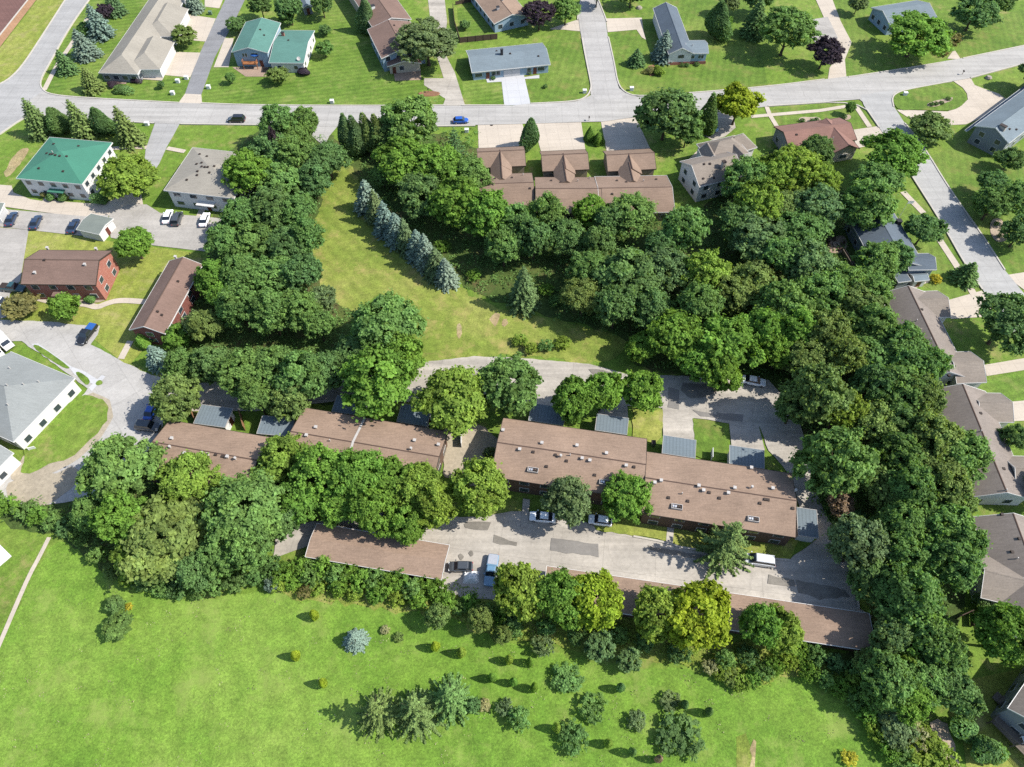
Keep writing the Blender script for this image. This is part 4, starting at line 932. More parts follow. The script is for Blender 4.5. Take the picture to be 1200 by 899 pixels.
# kind -> (meshes, mesh radius, mesh height, object name, category, has trunk, part name)
KIND = {'dec': (DEC, 5.0, 11.0, 'deciduous_tree', 'tree', 1), 'map': (MAP, 5.0, 11.0, 'maple_tree', 'tree', 1), 'orn': (ORN, 2.6, 5.2, 'ornamental_tree', 'tree', 1),
        'spr': (SPR, 3.3, 10.0, 'spruce_tree', 'tree', 1), 'fir': (FIR, 4.8, 12.5, 'spruce_tree', 'tree', 1), 'arb': (ARB, 2.1, 10.0, 'arborvitae', 'tree', 1),
        'ovl': (OVL, 2.2, 8.0, 'conifer_tree', 'tree', 1), 'jun': (JUN, .95, 2.6, 'juniper', 'shrub', 0), 'shr': (SHR, 1.7, 2.4, 'shrub', 'shrub', 0), 'loo': (LOO, 1.9, 2.6, 'shrub', 'shrub', 0)}
prng = random.Random(5)
def plant(kind, x, y, rpx, H_, col, label, group=None, base=False):
    """x, y, rpx: where the crown shows and how wide; base=True when x, y is the foot of the plant"""
    ms, R0, H0, nm, cat, tr = KIND[kind]
    zc = 0.0 if base else H_*.58
    p = G(x, y, zc); r = rpx/ppm(y, zc)*(1.16 if kind == 'spr' and H_ > 3 else 1.0); p.z = 0
    rgb = PAL[col][0]; j = prng.uniform(-.10, .10); h = prng.uniform(-.06, .06)
    nf = (.92 if col == 'bl' else .74) if kind in ('spr', 'fir', 'arb', 'ovl') else 1.0
    rgb = [q*nf for q in rgb]
    color = (rgb[0]*(1+j+h), rgb[1]*(1+j), rgb[2]*(1+j-h), 1)
    sx, sz = r/R0, H_/H0; ry = sx*prng.uniform(.93, 1.07)
    me = ms[prng.randrange(len(ms))]; rz = prng.random()*6.283
    if tr:
        root = link(nm, None); root.location = p; root.rotation_euler = (0, 0, rz)
        tk = link('trunk', TRK[prng.randrange(4)], root); tk.scale = (max(.5, sx)*.9, max(.5, sx)*.9, sz*(1.0 if kind not in ('orn',) else .45)*(.95 if kind in ('spr', 'fir', 'arb', 'ovl') else 1))
        if kind == 'orn': tk.scale = (sx*.35, sx*.35, H_/11)
        if kind in ('spr', 'fir', 'arb', 'ovl'): tk.scale = (.6, .6, H_/8.2)
        cr = link('crown', me, root); cr.scale = (sx, ry, sz)
        for q in (tk, cr): q['keep'] = 1
    else:
        root = cr = link(nm, me); root.location = p; root.rotation_euler = (0, 0, rz); root.scale = (sx, ry, sz)
    cr.color = color
    tag(root, label, cat, group); return root
ORD = ['first', 'second', 'third', 'fourth', 'fifth', 'sixth', 'seventh', 'eighth', 'ninth', 'tenth', 'eleventh', 'twelfth', 'thirteenth', 'fourteenth', 'fifteenth', 'sixteenth', 'seventeenth', 'eighteenth']
def treerow(phrase, group, items, kind='dec', H_=11, noun='tree', axis='x'):
    """items: 'x,y,r[,col[,H[,kind]]]' ...; labelled by colour and by place in its rank"""
    its = []
    for q in items.split():
        a = q.split(','); its.append((float(a[0]), float(a[1]), float(a[2]), a[3] if len(a) > 3 and a[3] else 'md', float(a[4]) if len(a) > 4 and a[4] else H_, a[5] if len(a) > 5 else kind))
    its.sort(key=lambda t: t[0])
    for i, (x, y, r, c, h, k) in enumerate(its):
        word = PAL[c][1]; sz = 'large ' if r > 31 else ('small ' if r < 17 else '')
        where = 'from left'
        plant(k, x, y, r*(prng.uniform(.96, 1.10) if 'wood' in group else 1.04), h*prng.uniform(.84, 1.13), c, f'{sz}{word} {noun}, {ORD[i]} {where} {phrase}', group)
BELT = 'trees of the belt left of the clearing'
treerow('at the far end of the left belt', BELT, '327,147,22 357,143,15,md,9 292,203,27,br,12 318,180,25,dk 344,182,25 384,188,23,dk 332,214,26 366,212,21,dk 342,158,18,md,10')
treerow('in the middle of the left belt', BELT, '285,254,23 318,246,26,dk 350,250,24 262,286,20 300,284,27 336,288,26,dk 360,280,18,md,10')
treerow('at the near end of the left belt', BELT, '252,328,20,br,9 284,322,24 320,326,27 354,322,22,dk 240,384,20,ol,9 281,362,24 318,368,25 350,364,24,md 380,352,16,gg,8 374,382,17,md,9 262,350,18,br,9')
treerow('behind the two left apartment rows', 'trees behind the left apartment rows', '212,430,20,md,9 206,466,28,ol,10 248,428,22,dk,10 282,440,30 320,434,27 355,440,30 302,468,20,md,9 342,468,23,ol 385,436,22,dk,9')
treerow('at the foot of the clearing', 'clump at the foot of the clearing', '455,382,38,md,13 440,446,42,br,13 530,470,41,yl,12 595,452,36,md,12 418,416,25,dk,9 470,420,26,br,10')
treerow('behind the grey garages by the lot', 'trees behind the grey garages', '672,470,24,br,10,map 706,460,24,br,11,map 752,460,23,br,10,map')
treerow('in the wood along the main street', 'trees of the middle wood', '480,143,33,md,13 450,158,20,dk,10 470,190,30,br,12 512,198,31,br,12 548,206,25 494,230,27,dk 535,238,30,br,12 448,206,15,md,6')
treerow('right below the townhouses', 'trees of the middle wood', '572,252,30,br,12 606,262,24 641,250,22,md,11 691,250,21,br,10 740,252,28,md,11 626,280,22,dk 662,278,22,dk 801,268,25,md,12 714,262,18,dk,10')
treerow('in the middle rank below the townhouses', 'trees of the middle wood', '590,290,22,md,10 700,288,20,dk 690,316,25 735,322,36,dk,14 780,316,28,bg 826,320,27,yl,11 683,350,24,ol,10 772,290,18,dk,9')
treerow('at the wood edge above the north lot', 'trees of the middle wood', '722,360,24,dk,11 762,364,27,dk,12 790,394,29,br,11,map 751,408,18,br,8,map 854,404,33,br,12,map 891,388,27,br,11,map 820,360,25,md,11 860,346,24,ol,10 845,440,22,br,9,map 815,425,20,br,9,map')
EW = 'trees of the east wood'
treerow('just behind the red roofed house', EW, '872,212,25,md 905,205,22,yl 932,198,28,yl,12 962,212,23,yl,11 957,178,18,dk,9 1045,182,35,br,11 1028,214,29,md 1018,242,32,md,12')
treerow('in second rank behind red roofed house', EW, '886,240,27,yl,12 913,246,24,ol 956,246,30,bg,12 937,272,30,md,12 890,280,32,bg,12 916,302,24,md,11 862,262,24,dk,11')
treerow('in rank level with slate roofed house', EW, '948,312,31,bg,12 982,332,25,md,11 1027,306,23,md,9 1050,302,18,dk,8 960,345,26,md,11 1018,340,25 1005,360,30,ol,12 918,360,30,md,12 880,330,24,ol,11')
treerow('beside the first grey brown duplex', EW, '932,390,28,br,12 966,394,29,ol,12 1024,386,30,md,12 1052,408,30 1020,420,28,md,12 1064,432,26 948,424,30,ol,12 913,412,22,br,11 987,418,26,ol,12 1087,428,20,md,10')
treerow('beside the middle grey brown duplex', EW, '957,464,33,ol,15 984,482,26,yl,12 930,480,22,dk,9 1050,462,35,md,13 1076,468,28,ol,12 1018,455,26,dk,12 978,542,42,md,14 1022,500,30,ol,12 1048,500,25,dk,12')
treerow('beside the near end of middle duplex', EW, '1090,516,33,ol,13 1121,534,30,md,12 1072,544,30,ol,12 1048,536,28,md,11 1101,570,30,ol,12 1064,576,28,md,12 1118,592,22,ol,10 1035,575,26,ol,11')
treerow('beside the nearest grey brown duplex', EW, '1004,640,37,gg,12 1106,620,32,md,12 1056,614,26,md,11 1126,640,24,md,11 1056,652,28,md,11 1112,662,30,md,12 1085,650,24,md,10 1020,684,26,dk,10')
treerow('in the near end of the east wood', EW, '1062,704,36,md,12 1076,736,34,br,11 1040,746,22,bg,10 1092,752,30,md,10 1040,796,30,md,10 1061,815,28,br,9 1061,776,17,yl,7 1084,800,28,md,9 1102,772,24,md,9 1020,780,18,ol,6 1050,852,20,gg,4.5,orn 1030,815,18,md,6')
treerow('in row below firewall strip roof', 'dense row in front of the apartments', '331,538,30,yl,11 374,556,32,br,11 350,588,26,br,10 420,560,32,br,11 400,592,26,br,10 460,570,32,br,11 438,602,26,br,10 492,574,29,yl,11 478,612,24,br,9 510,594,26,yl,10 562,572,33,yl,11', H_=11)
treerow('on meadow side of longer carport', 'trees along the longer carport', '612,692,31,yl,10 657,703,30,br,10 695,704,30,go,10,map 768,718,29,yl,10 818,722,38,go,11,map 889,734,24,br,9 912,738,26,yl,9')
treerow('in grove below far left row', 'grove below the far left row', '142,552,40,md,12 140,610,30,br,11 222,562,32,yl,11 192,632,46,ol,12,map 288,598,44,md,12 258,652,24,md,9 172,660,22,ol,8 228,668,22,dk,8 296,640,26,md,10 150,655,18,yl,7 108,600,20,md,8 330,610,22,dk,9')
# conifers and garden trees, one by one
P = plant
P('spr', 121, 43, 14, 10, 'bl', 'tallest blue spruce on the lawn beside the grey villas', 'blue spruces by the villas', True)
P('spr', 103.5, 67, 14, 8.6, 'bl', 'palest blue spruce, nearer to the street junction than the tallest one', 'blue spruces by the villas', True)
P('spr', 230, 13, 10, 7, 'bl', 'blue spruce between the garage fronts of the grey villas', 'blue spruces by the villas', True)
P('spr', 138, 17, 11, 8, 'bg', 'dark spruce beside the purple shrub at the top edge', None, True)
P('spr', 81, 85, 11, 7, 'dk', 'slim dark green spruce nearest to the street corner path', None, True)
P('spr', 111, 106, 12.5, 7.2, 'ol', 'green spruce on the lawn in front of the villa terrace', None, True)
P('orn', 122, 13, 10, 4.5, 'pu', 'dark purple shrub like tree between two spruces')
P('orn', 100, 34, 10, 4, 'md', 'rounded green tree between the two blue spruces')
P('orn', 215, 42, 14.5, 5.5, 'ol', 'straw olive ornamental tree beside the villa driveway')
P('shr', 142, 104, 8, 1.8, 'dk', 'dark shrub on the lawn below the villa terrace'); P('shr', 131, 98, 6, 1.5, 'pu', 'small purple shrub at the edge of the villa terrace'); P('shr', 158, 93, 5, 1.4, 'pu', 'small purple shrub by the villa corner')
P('orn', 188.5, 99, 4, 2.2, 'dk', 'tiny young tree on the lawn under the villa driveway')
CS = 'conifers along the main street'
for x, y, r, h, c, k, l in [(53, 158, 15, 11, 'ol', 'spr', 'olive spruce nearest to the left street'), (77, 157, 11.5, 7.4, 'dk', 'ovl', 'dark arborvitae right beside the leftmost olive spruce'), (103, 160, 15, 11, 'ol', 'spr', 'olive spruce in the middle of the street side row'),
                            (127, 158, 11.5, 7.4, 'dk', 'ovl', 'dark arborvitae between the middle and the last olive spruce'), (156, 168, 15, 11.2, 'ol', 'spr', 'olive spruce beside the driveway of the green roofed block')]: P(k, x, y, r, h, c, l, CS, True)
P('dec', 151, 208, 31, 10, 'yl', 'broad yellow green tree between green roofed and grey roofed blocks')
P('shr', 130, 184, 7, 2, 'md', 'green shrub at the white wall of the green roofed block')
P('shr', 119, 232, 8, 2.2, 'dk', 'dark shrub at the corner between green roofed block and grey garage')
for x, y, c, l in [(51, 227, 'rd', 'reddish shrub left of the entrance of the green roofed block'), (58, 231, 'dk', 'round clipped shrub left of the green roofed block entrance'), (72, 232, 'dk', 'round clipped shrub right of the green roofed block entrance'), (77, 229, 'rd', 'reddish shrub right of the green roofed block entrance')]: P('shr', x, y, 4.5, 1.6, c, l, 'entrance shrubs')
P('map', 157, 286, 20, 8, 'br', 'bright green round tree beside the small grey green garage')
P('orn', 76, 360, 17, 5.5, 'br', 'bright green tree casting shade on the turning circle'); P('orn', 24, 358, 19, 4.2, 'rd', 'straggly reddish tree beside the parked pickup')
P('shr', 106, 350, 6, 1.8, 'md', 'single green shrub in the stone bed of brick block'); P('shr', 167, 400, 10.5, 2.4, 'br', 'broad bright shrub at the end wall of the narrow brick block')
P('spr', 190, 428, 14, 6.5, 'bl', 'pale blue spruce below the narrow brick block', None, True); P('orn', 206, 394, 15, 5, 'br', 'bright green tree hiding the brick corner of the narrow block'); P('orn', 230, 380, 15, 6, 'gg', 'grey green tree against the narrow brick block')
TOP = 'garden trees along the top'
P('dec', 305, 6, 14, 8, 'dk', 'dark tree shading the lane behind the teal house', TOP); P('dec', 338, 10, 16, 9, 'dk', 'dark tree directly behind the teal roof', TOP); P('dec', 377, 4, 13, 8, 'dk', 'dark tree at the top edge beside a bluish shed', TOP)
P('orn', 335, 22, 9, 4, 'md', 'green bush at the back corner of the teal roofed house'); P('orn', 277, 29, 11, 4.5, 'dk', 'dark green tree between the lane and the teal house')
P('orn', 380, 57, 10, 4.6, 'md', 'round green tree beside the white gable of the teal house'); P('orn', 381, 35, 7, 3, 'dk', 'small dark bush behind the teal house gable')
P('orn', 270, 91, 5.5, 3.4, 'md', 'little young tree on the striped lawn by the lane'); P('orn', 325, 88, 12, 4.2, 'ol', 'olive tree in front of the teal house terrace'); P('shr', 356, 83, 7, 1.8, 'pu', 'purple shrub at the front corner of the teal house')
P('arb', 432, 37, 11, 10, 'bg', 'tall bluish columnar tree beside the brown duplex', None, True)
P('dec', 500, 50, 36, 12, 'gg', 'very large grey green tree over the brown duplex drive'); P('orn', 545, 29, 6, 2.5, 'dk', 'tiny tree on the fenced lawn behind the ranch house')
P('dec', 632, 17, 20, 8.5, 'pu', 'dark purple maple behind the blue grey ranch house', 'purple maples'); P('dec', 663, 12, 16, 8, 'md', 'green tree between the purple maple and the side street', TOP)
P('dec', 967, 62, 21, 8.5, 'pu', 'dark purple maple beside the pale driveway on the right', 'purple maples')
P('spr', 776, 70, 13, 9, 'bl', 'pale blue spruce against the side of the white corner house', None, True); P('shr', 762, 82, 6, 1.6, 'rd', 'reddish shrub on the mulch bed of the corner house'); P('shr', 772, 82, 7, 2.2, 'yl', 'round yellow green shrub on the corner lawn')
P('spr', 745, 76, 10, 5, 'dk', 'dark spreading conifer on the corner house lawn', None, True)
P('ovl', 838, 45, 14, 10, 'dk', 'dense dark oval conifer behind the corner house', None, True); P('spr', 881, 42, 15, 11.5, 'dk', 'tall spruce on the lawn right of the dark oval conifer', None, True); P('orn', 853, 25, 6, 3, 'br', 'small bright bush beside the dark oval conifer')
P('dec', 924, 36, 32, 13, 'md', 'large green tree left of the right hand purple maple', TOP); P('dec', 893, 0, 16, 9, 'dk', 'dark tree at the top edge above the tall spruce', TOP); P('dec', 855, 3, 13, 7, 'gg', 'grey green tree at the top edge by the wide lawn', TOP)
P('dec', 1006, 4, 11, 6, 'gg', 'small grey green tree left of the silvery roofed bungalow', TOP); P('dec', 1074, 42, 36, 11, 'br', 'large bright tree covering the silvery roofed bungalow'); P('orn', 1112, 46, 13, 4.5, 'rd', 'reddish olive tree beside the large bright roadside tree'); P('loo', 1106, 60, 8, 1.6, 'rd', 'low reddish flowering shrub by the roadside')
P('dec', 1143, 14, 24, 10, 'dk', 'dark tree in the top right corner garden', TOP); P('dec', 1170, 2, 18, 9, 'dk', 'dark tree at the very top right', TOP); P('dec', 1212, 86, 18, 9, 'dk', 'dark tree at the right edge below the street', TOP)
P('dec', 700, -8, 14, 8, 'dk', 'dark tree at the top end of the middle street', TOP); P('dec', 740, -6, 16, 7, 'dk', 'dark tree behind the corner house at the top edge', TOP)
P('orn', 1091, 149, 23, 6, 'ol', 'broad olive tree at the mouth of the curved driveway')
P('orn', 997, 126, 6, 4, 'md', 'thin young tree in the round stone bed'); P('dec', 782, 132, 34, 14, 'dk', 'very large dark green tree right of the townhouse drive'); P('dec', 806, 153, 18, 9, 'md', 'smaller green tree tucked behind the very large dark tree'); P('ovl', 826, 157, 11.5, 10.5, 'md', 'slender green conifer between two big street trees', None, True)
P('map', 865, 123, 25, 10.5, 'go', 'golden tipped round maple beside the main street')
P('ovl', 620, 174, 10, 8.2, 'dk', 'dense dark oval conifer between the townhouse driveways', None, True)
P('arb', 690, 164, 6, 3.6, 'br', 'taller of the two bright conifers between townhouse driveways', 'paired bright conifers', True); P('arb', 701, 168, 6.5, 3.4, 'br', 'stouter of the two bright conifers between townhouse driveways', 'paired bright conifers', True)
RS = 'trees right of the east street'
P('dec', 1162, 216, 18, 7, 'dk', 'dark tree below the grey gabled house', RS); P('dec', 1163, 240, 24, 8, 'md', 'green tree shading the east street', RS); P('dec', 1194, 232, 24, 9, 'md', 'green tree at the right edge beside the east street', RS); P('dec', 1196, 272, 21, 8, 'dk', 'dark tree above the stone bed of the east street', RS)
P('dec', 1184, 186, 16, 6, 'dk', 'dark tree against the grey gabled house', RS)
P('map', 1084, 269, 21, 8, 'dk', 'dense round dark tree in front of the slate roofed house'); P('spr', 1128, 328, 14, 5.5, 'md', 'small spreading conifer on the verge of the east street', None, True); P('loo', 1097, 326, 7, 1.6, 'ye', 'yellow flowering shrub by the slate roofed house')
P('dec', 1180, 378, 37, 12, 'dk', 'large dark tree in front of the first grey brown duplex'); P('dec', 1190, 515, 17, 7, 'dk', 'dark tree in the courtyard of the middle duplex'); P('dec', 1230, 570, 22, 9, 'dk', 'dark tree at the right edge by the middle duplex')
P('dec', 1179, 744, 37, 11, 'br', 'large bright tree over the nearest grey brown duplex'); P('orn', 1150, 705, 9, 3, 'bg', 'bluish shrub like tree below the pale side gable')
P('map', 1122, 813, 26, 8, 'dk', 'broad dark tree left of the corner house lawn'); P('shr', 1134, 854, 14, 3, 'dk', 'round dark shrub nearest to the lawn of the corner house'); P('shr', 1158, 878, 18, 4, 'dk', 'large dark shrub below the corner house deck')
P('loo', 1088, 880, 24, 2.6, 'yl', 'yellow green thicket beside the stony bank'); P('loo', 1108, 890, 18, 3, 'yl', 'yellow green bush at the foot of the stony bank'); P('loo', 1075, 862, 16, 2.4, 'tn', 'straw coloured bush above the stony bank'); P('loo', 1062, 890, 16, 2.2, 'md', 'green thicket at the bottom edge beside the meadow')
for x, y, l in [(941, 140.5, 'left bed of the red roofed house'), (952, 141, 'middle of the long bed by the red roofed house'), (957, 140, 'right part of the long bed by the red roofed house'), (990, 137, 'left in the round stone bed'), (1092, 122, 'left in the oval lawn bed'), (1097, 121.5, 'second from left in the oval lawn bed'), (1104, 120, 'third from left in the oval lawn bed'), (1112, 115.5, 'right end of the oval lawn bed'), (1168, 262, 'upper part of the street side stone bed'), (1172, 276, 'lower part of the street side stone bed'), (620, 85, 'left of the ranch house front door'), (578, 91, 'between ranch house windows and white path'), (805, 76, 'left under the corner house windows'), (800, 76, 'middle under the corner house windows'), (817, 75, 'right under the corner house windows'), (639, 101, 'alone on the ranch house lawn')]:
    P('loo', x, y, 3.2, 1.0, 'dk', 'tiny dark shrub '+l, 'tiny bed shrubs')
# spruces of the clearing
SP_ = 'blue spruces of the clearing row'
for i, (x, y) in enumerate([(434, 246), (444, 260), (455, 273), (467, 284), (479, 294), (491, 303), (502, 313), (513, 323), (523, 332)]):
    P('spr', x+prng.uniform(-1.5, 1.5), y, 14.2*prng.uniform(.86, 1.10), 9.2+prng.uniform(-1.6, 1.2), 'bl' if i % 3 != 1 else 'gg', f'{"blue" if i % 3 != 1 else "grey green"} spruce in the long clearing row, {ORD[i]} from its street end', SP_, True)
P('spr', 613, 358, 18, 12, 'bg', 'dark bluish spruce at the edge of the wood above clearing', None, True)
for i, (x, y) in enumerate([(411, 180), (424, 181), (437, 178), (449, 180)]): P('ovl', x, y, 11.5, 10.5, 'bg' if i < 2 else 'ol', f'columnar {["bluish", "bluish", "olive", "olive"][i]} tree beside the street, {ORD[i]} from the left', 'columnar trees by the main street', True)
P('fir', 535, 196, 19, 12, 'dk', 'dark star shaped spruce left of the townhouse drive', None, True); P('orn', 325, 176, 10, 12.5, 'pu', 'dead purplish crown at the far end of the left belt'); P('orn', 985, 590, 15, 5, 'pk', 'bare pinkish tree right of the easternmost apartment row')
P('fir', 843, 651, 36, 13.5, 'ol', 'big star shaped olive spruce at the easternmost apartment row', None, True); P('dec', 727, 600, 29, 10, 'br', 'bright green feathery tree in front of the step between apartment rows', None, True); P('dec', 664, 588, 29, 11, 'gg', 'grey green tree in front of the hatched apartment roof')
P('orn', 575, 533, 9, 4, 'gg', 'small grey green tree in the gap between apartment rows')
P('orn', 1008, 610, 12, 3.5, 'dk', 'small dark tree beside the pale carport'); P('loo', 915, 628, 5, 1.2, 'dk', 'small dark shrub under the eastern eaves')
# meadow
P('orn', 138, 733, 16, 2.8, 'md', 'dense bush standing alone in the left meadow'); P('orn', 135, 708, 10, 2.6, 'dk', 'small dark bush behind the lone meadow bush'); P('loo', 151, 711, 5, 1.2, 'ye', 'yellow flowers beside the lone meadow bush')
P('spr', 418, 752, 13, 4.0, 'bl', 'small pale blue spruce alone in the meadow', None, True)
JN = 'young junipers dotted over the meadow'
JL = {(371, 724): ('go', 'golden juniper nearest to the tall grass strip'), (349, 771): ('go', 'golden juniper left of the pale blue spruce'), (381, 803): ('go', 'golden juniper lowest of the left three'), (511, 760): ('go', 'juniper above the spruce trio, left of a pair'), (541, 767): ('yl', 'juniper above the spruce trio, right of a pair'),
      (597, 776): ('yl', 'juniper below the olive conifers'), (577, 797): ('br', 'juniper just right of the spruce trio'), (602, 801): ('br', 'juniper right of the spruce trio, farther one'), (621, 778): ('br', 'juniper below the grey green shrub by the carport trees'), (626, 808): ('br', 'dark juniper left of the sparse spreading shrub'),
      (726, 808): ('dk', 'dark juniper right of the sparse spreading shrub'), (652, 855): ('yl', 'juniper left of the wide dark shrub'), (712, 873): ('yl', 'short juniper in the lower right group'), (740, 883): ('dk', 'dark juniper near the lower edge'), (770, 891): ('pk', 'withered grey juniper near the lower edge'),
      (828, 836): ('dk', 'dark juniper at the right end of the group'), (800, 828): ('dk', 'dark juniper under the grey green shrub')}
for (x, y), (c, l) in JL.items(): P('jun', x, y, 5.4 if x < 560 else 5.0, 3.5, c, l, JN, True)
P('loo', 451, 738, 6, .9, 'tn', 'pale weed clump left of a pair in the meadow'); P('loo', 467, 747, 7, 1.0, 'ol', 'olive weed clump right of a pair in the meadow')
OC = 'olive conifers below the carports'
P('dec', 513, 722, 14, 5.5, 'ol', 'olive conifer below the end of the shorter carport', OC); P('dec', 563, 725, 15, 6, 'ol', 'olive conifer in the deep shade below the parked pickup', OC); P('dec', 588, 744, 11, 4.5, 'ol', 'smallest olive conifer left of the yellow green trees', OC)
P('fir', 448, 840, 30, 10, 'ol', 'left one of the three star shaped spruces in the meadow', 'spruce trio in the meadow', True); P('fir', 491, 840, 33, 10.5, 'ol', 'middle one of the three star shaped spruces in the meadow', 'spruce trio in the meadow', True); P('fir', 530, 824, 31, 9.5, 'md', 'right one of the three star shaped spruces in the meadow', 'spruce trio in the meadow', True)
P('orn', 554, 826, 9, 3.2, 'dk', 'dark bush right of the spruce trio'); P('loo', 568, 826, 8, 1.0, 'tn', 'pale weeds beside the dark bush')
MS = 'meadow shrubs'
for k, x, y, r, h, c, l in [('loo', 637, 757, 13, 2.8, 'gg', 'grey green shrub below the yellow green carport trees'), ('orn', 703, 757, 18, 4, 'bg', 'bluish shrub below the golden carport tree'), ('orn', 737, 774, 14, 3.6, 'bg', 'bluish shrub between two large carport trees'),
                            ('loo', 591, 830, 11, 1.8, 'gg', 'grey green shrub at the left of the meadow group'), ('loo', 608, 841, 15, 2.6, 'md', 'dark green shrub beside the grey green one'), ('loo', 665, 795, 19, 1.9, 'md', 'sparse spreading shrub above the meadow group'), ('loo', 694, 827, 17, 2.2, 'md', 'green shrub in the middle of the meadow group'),
                            ('loo', 672, 862, 18, 2.3, 'md', 'spreading shrub left of the lower junipers'), ('loo', 747, 844, 12, 1.8, 'gg', 'grey shrub left of the wide dark shrub'), ('loo', 799, 860, 27, 2.3, 'dk', 'wide dark shrub, the broadest of the meadow group'), ('loo', 785, 820, 12, 1.5, 'gg', 'grey green shrub above the wide dark shrub'),
                            ('loo', 995, 889, 10, 1.2, 'ye', 'yellow flowering clump at the bottom edge')]: P(k, x, y, r, h, c, l, MS)
SH = 'shrubs along the hedge line'
def shrubrow(phrase, items, group):
    its = [q.split(',') for q in items.split()]
    for i, a in enumerate(its): P(a[4] if len(a) > 4 else 'loo', float(a[0]), float(a[1]), float(a[2]), (3.4 if float(a[2]) > 13 else 2.7) if float(a[2]) > 11 else 2.0, a[3], f'{PAL[a[3]][1]} shrub, {ORD[i]} from the left {phrase}', group)
shrubrow('in the hedge along the left lawn', '-6,586,13,md 10,592,13,br 27,598,13,md 45,604,13,br 62,608,13,md 78,616,13,dk 92,628,12,md', SH)
shrubrow('along the grove edge facing the meadow', '112,650,12,md 130,668,11,ol 150,678,12,yl 168,682,12,dk 188,686,13,md 208,690,12,dk 230,690,13,md 252,688,12,md 275,684,13,dk 298,676,12,md', SH)
shrubrow('behind the shorter carport', '316,662,14,md 332,672,14,br 350,664,15,br 364,674,14,md 378,664,15,br 394,674,15,md 408,668,14,br 422,680,15,br 438,674,15,md 452,686,15,br 468,679,14,br 484,690,15,md 498,684,15,br 514,694,14,br', SH)
shrubrow('behind the longer carport', '600,732,12,dk 640,735,12,md 676,742,12,dk 726,745,12,md 756,752,12,dk 796,764,13,dk 850,772,13,md 876,766,13,dk 936,762,12,br 956,768,13,md 978,776,12,dk 1000,784,12,md', SH)
shrubrow('in the pale weedy bank at the carport corner', '832,782,10,tn 844,787,11,yl 856,794,11,ol 868,800,11,yl 882,796,11,br 896,788,12,md 910,780,12,br 924,774,12,yl', SH)
P('loo', 318, 684, 10, 2.2, 'bl', 'pale bluish shrub at the start of the tall grass strip'); P('loo', 358, 694, 9, 1.8, 'rd', 'reddish dark bush in the tall grass strip')
shrubrow('in the scrub below the parked pickup', '524,704,12,br 538,712,11,md 552,706,12,br 572,716,11,md 588,722,12,br 604,738,10,md', SH)
shrubrow('in the second hedge rank of the shorter carport', '326,684,11,yl 344,682,11,br 372,688,11,yl 398,688,12,br 416,694,11,yl 440,697,12,br 466,700,11,yl 490,704,12,br', SH)
shrubrow('at the meadow corner of the east wood', '948,786,13,br 966,796,12,md 986,806,13,br 1004,820,13,md 1018,838,13,br 1030,858,13,yl 1042,878,13,br 1000,796,12,yl', SH)
shrubrow('under the wood edge above the clearing', '640,338,9,br 650,352,8,md 520,288,10,br 556,322,9,br 610,398,9,yl 622,408,9,yl 640,404,9,md 660,402,10,yl', 'understory shrubs')
# undergrowth that nobody could count
def scatter(name, polys, n, size, col, hmax, seed):
    rng = np.random.default_rng(seed); P_ = []
    for poly in polys:
        q = np.array([tuple(G(float(a.split(',')[0]), float(a.split(',')[1]))[:2]) for a in poly.split()])
        lo, hi = q.min(0), q.max(0); A_ = (hi-lo).prod(); m_ = int(n*A_); pt = lo+(hi-lo)*rng.random((m_, 2))
        ins = np.zeros(m_, bool); j = len(q)-1
        for i in range(len(q)):
            c = ((q[i, 1] > pt[:, 1]) != (q[j, 1] > pt[:, 1])) & (pt[:, 0] < (q[j, 0]-q[i, 0])*(pt[:, 1]-q[i, 1])/(q[j, 1]-q[i, 1]+1e-9)+q[i, 0]); ins ^= c; j = i
        P_.append(pt[ins])
    c = np.concatenate(P_); k = 9; n_ = len(c)
    off = rng.normal(size=(n_, k, 3))*np.array([.45, .45, .0]); ht = np.abs(rng.normal(0, .5, (n_, k)))*hmax*rng.random((n_, 1))
    pts = np.concatenate([(c[:, None, :]+off[:, :, :2]), ht[:, :, None]+.05], 2).reshape(-1, 3)
    nn = rng.normal(size=(len(pts), 3))*.5+np.array([0, 0, 1.0])
    me = leafmesh(name, pts, nn, size*(.6+.8*rng.random(len(pts))), np.clip(np.repeat(.5+rng.normal(0, .18, n_), k)+rng.normal(0, .1, len(pts)), 0, 1), 'leaf', .7, rng)
    o = link(name, me); o.color = (*PAL[col][0], 1); o['kind'] = 'stuff'; return o
scatter('undergrowth', ['400,175 560,150 560,250 800,255 830,240 900,170 960,170 1000,250 1040,350 1100,470 1140,600 1120,700 1080,800 1060,850 1000,785 1020,764 1020,700 985,640 950,600 945,520 930,470 900,445 740,430 738,395 640,372 560,345 520,320 470,290',
                        '250,190 330,140 395,170 390,195 370,240 360,310 380,350 470,390 478,425 340,440 230,448 190,440 220,390 250,280', '0,580 90,590 160,545 330,560 340,600 320,650 180,690 110,655 60,622 0,615'], .6, .2, 'md', 1.4, 3)
scatter('weeds', ['300,672 360,660 520,680 600,706 900,765 930,760 985,790 940,790 880,805 840,784 740,766 640,752 560,738 500,718 420,705 330,698'], 1.5, .15, 'yl', 1.0, 4)

scatter('meadow_weeds', ['60,640 160,700 340,705 640,775 830,795 930,775 1000,800 1040,850 1060,960 900,1000 0,1000 -40,860'], .04, .10, 'tn', .3, 8)
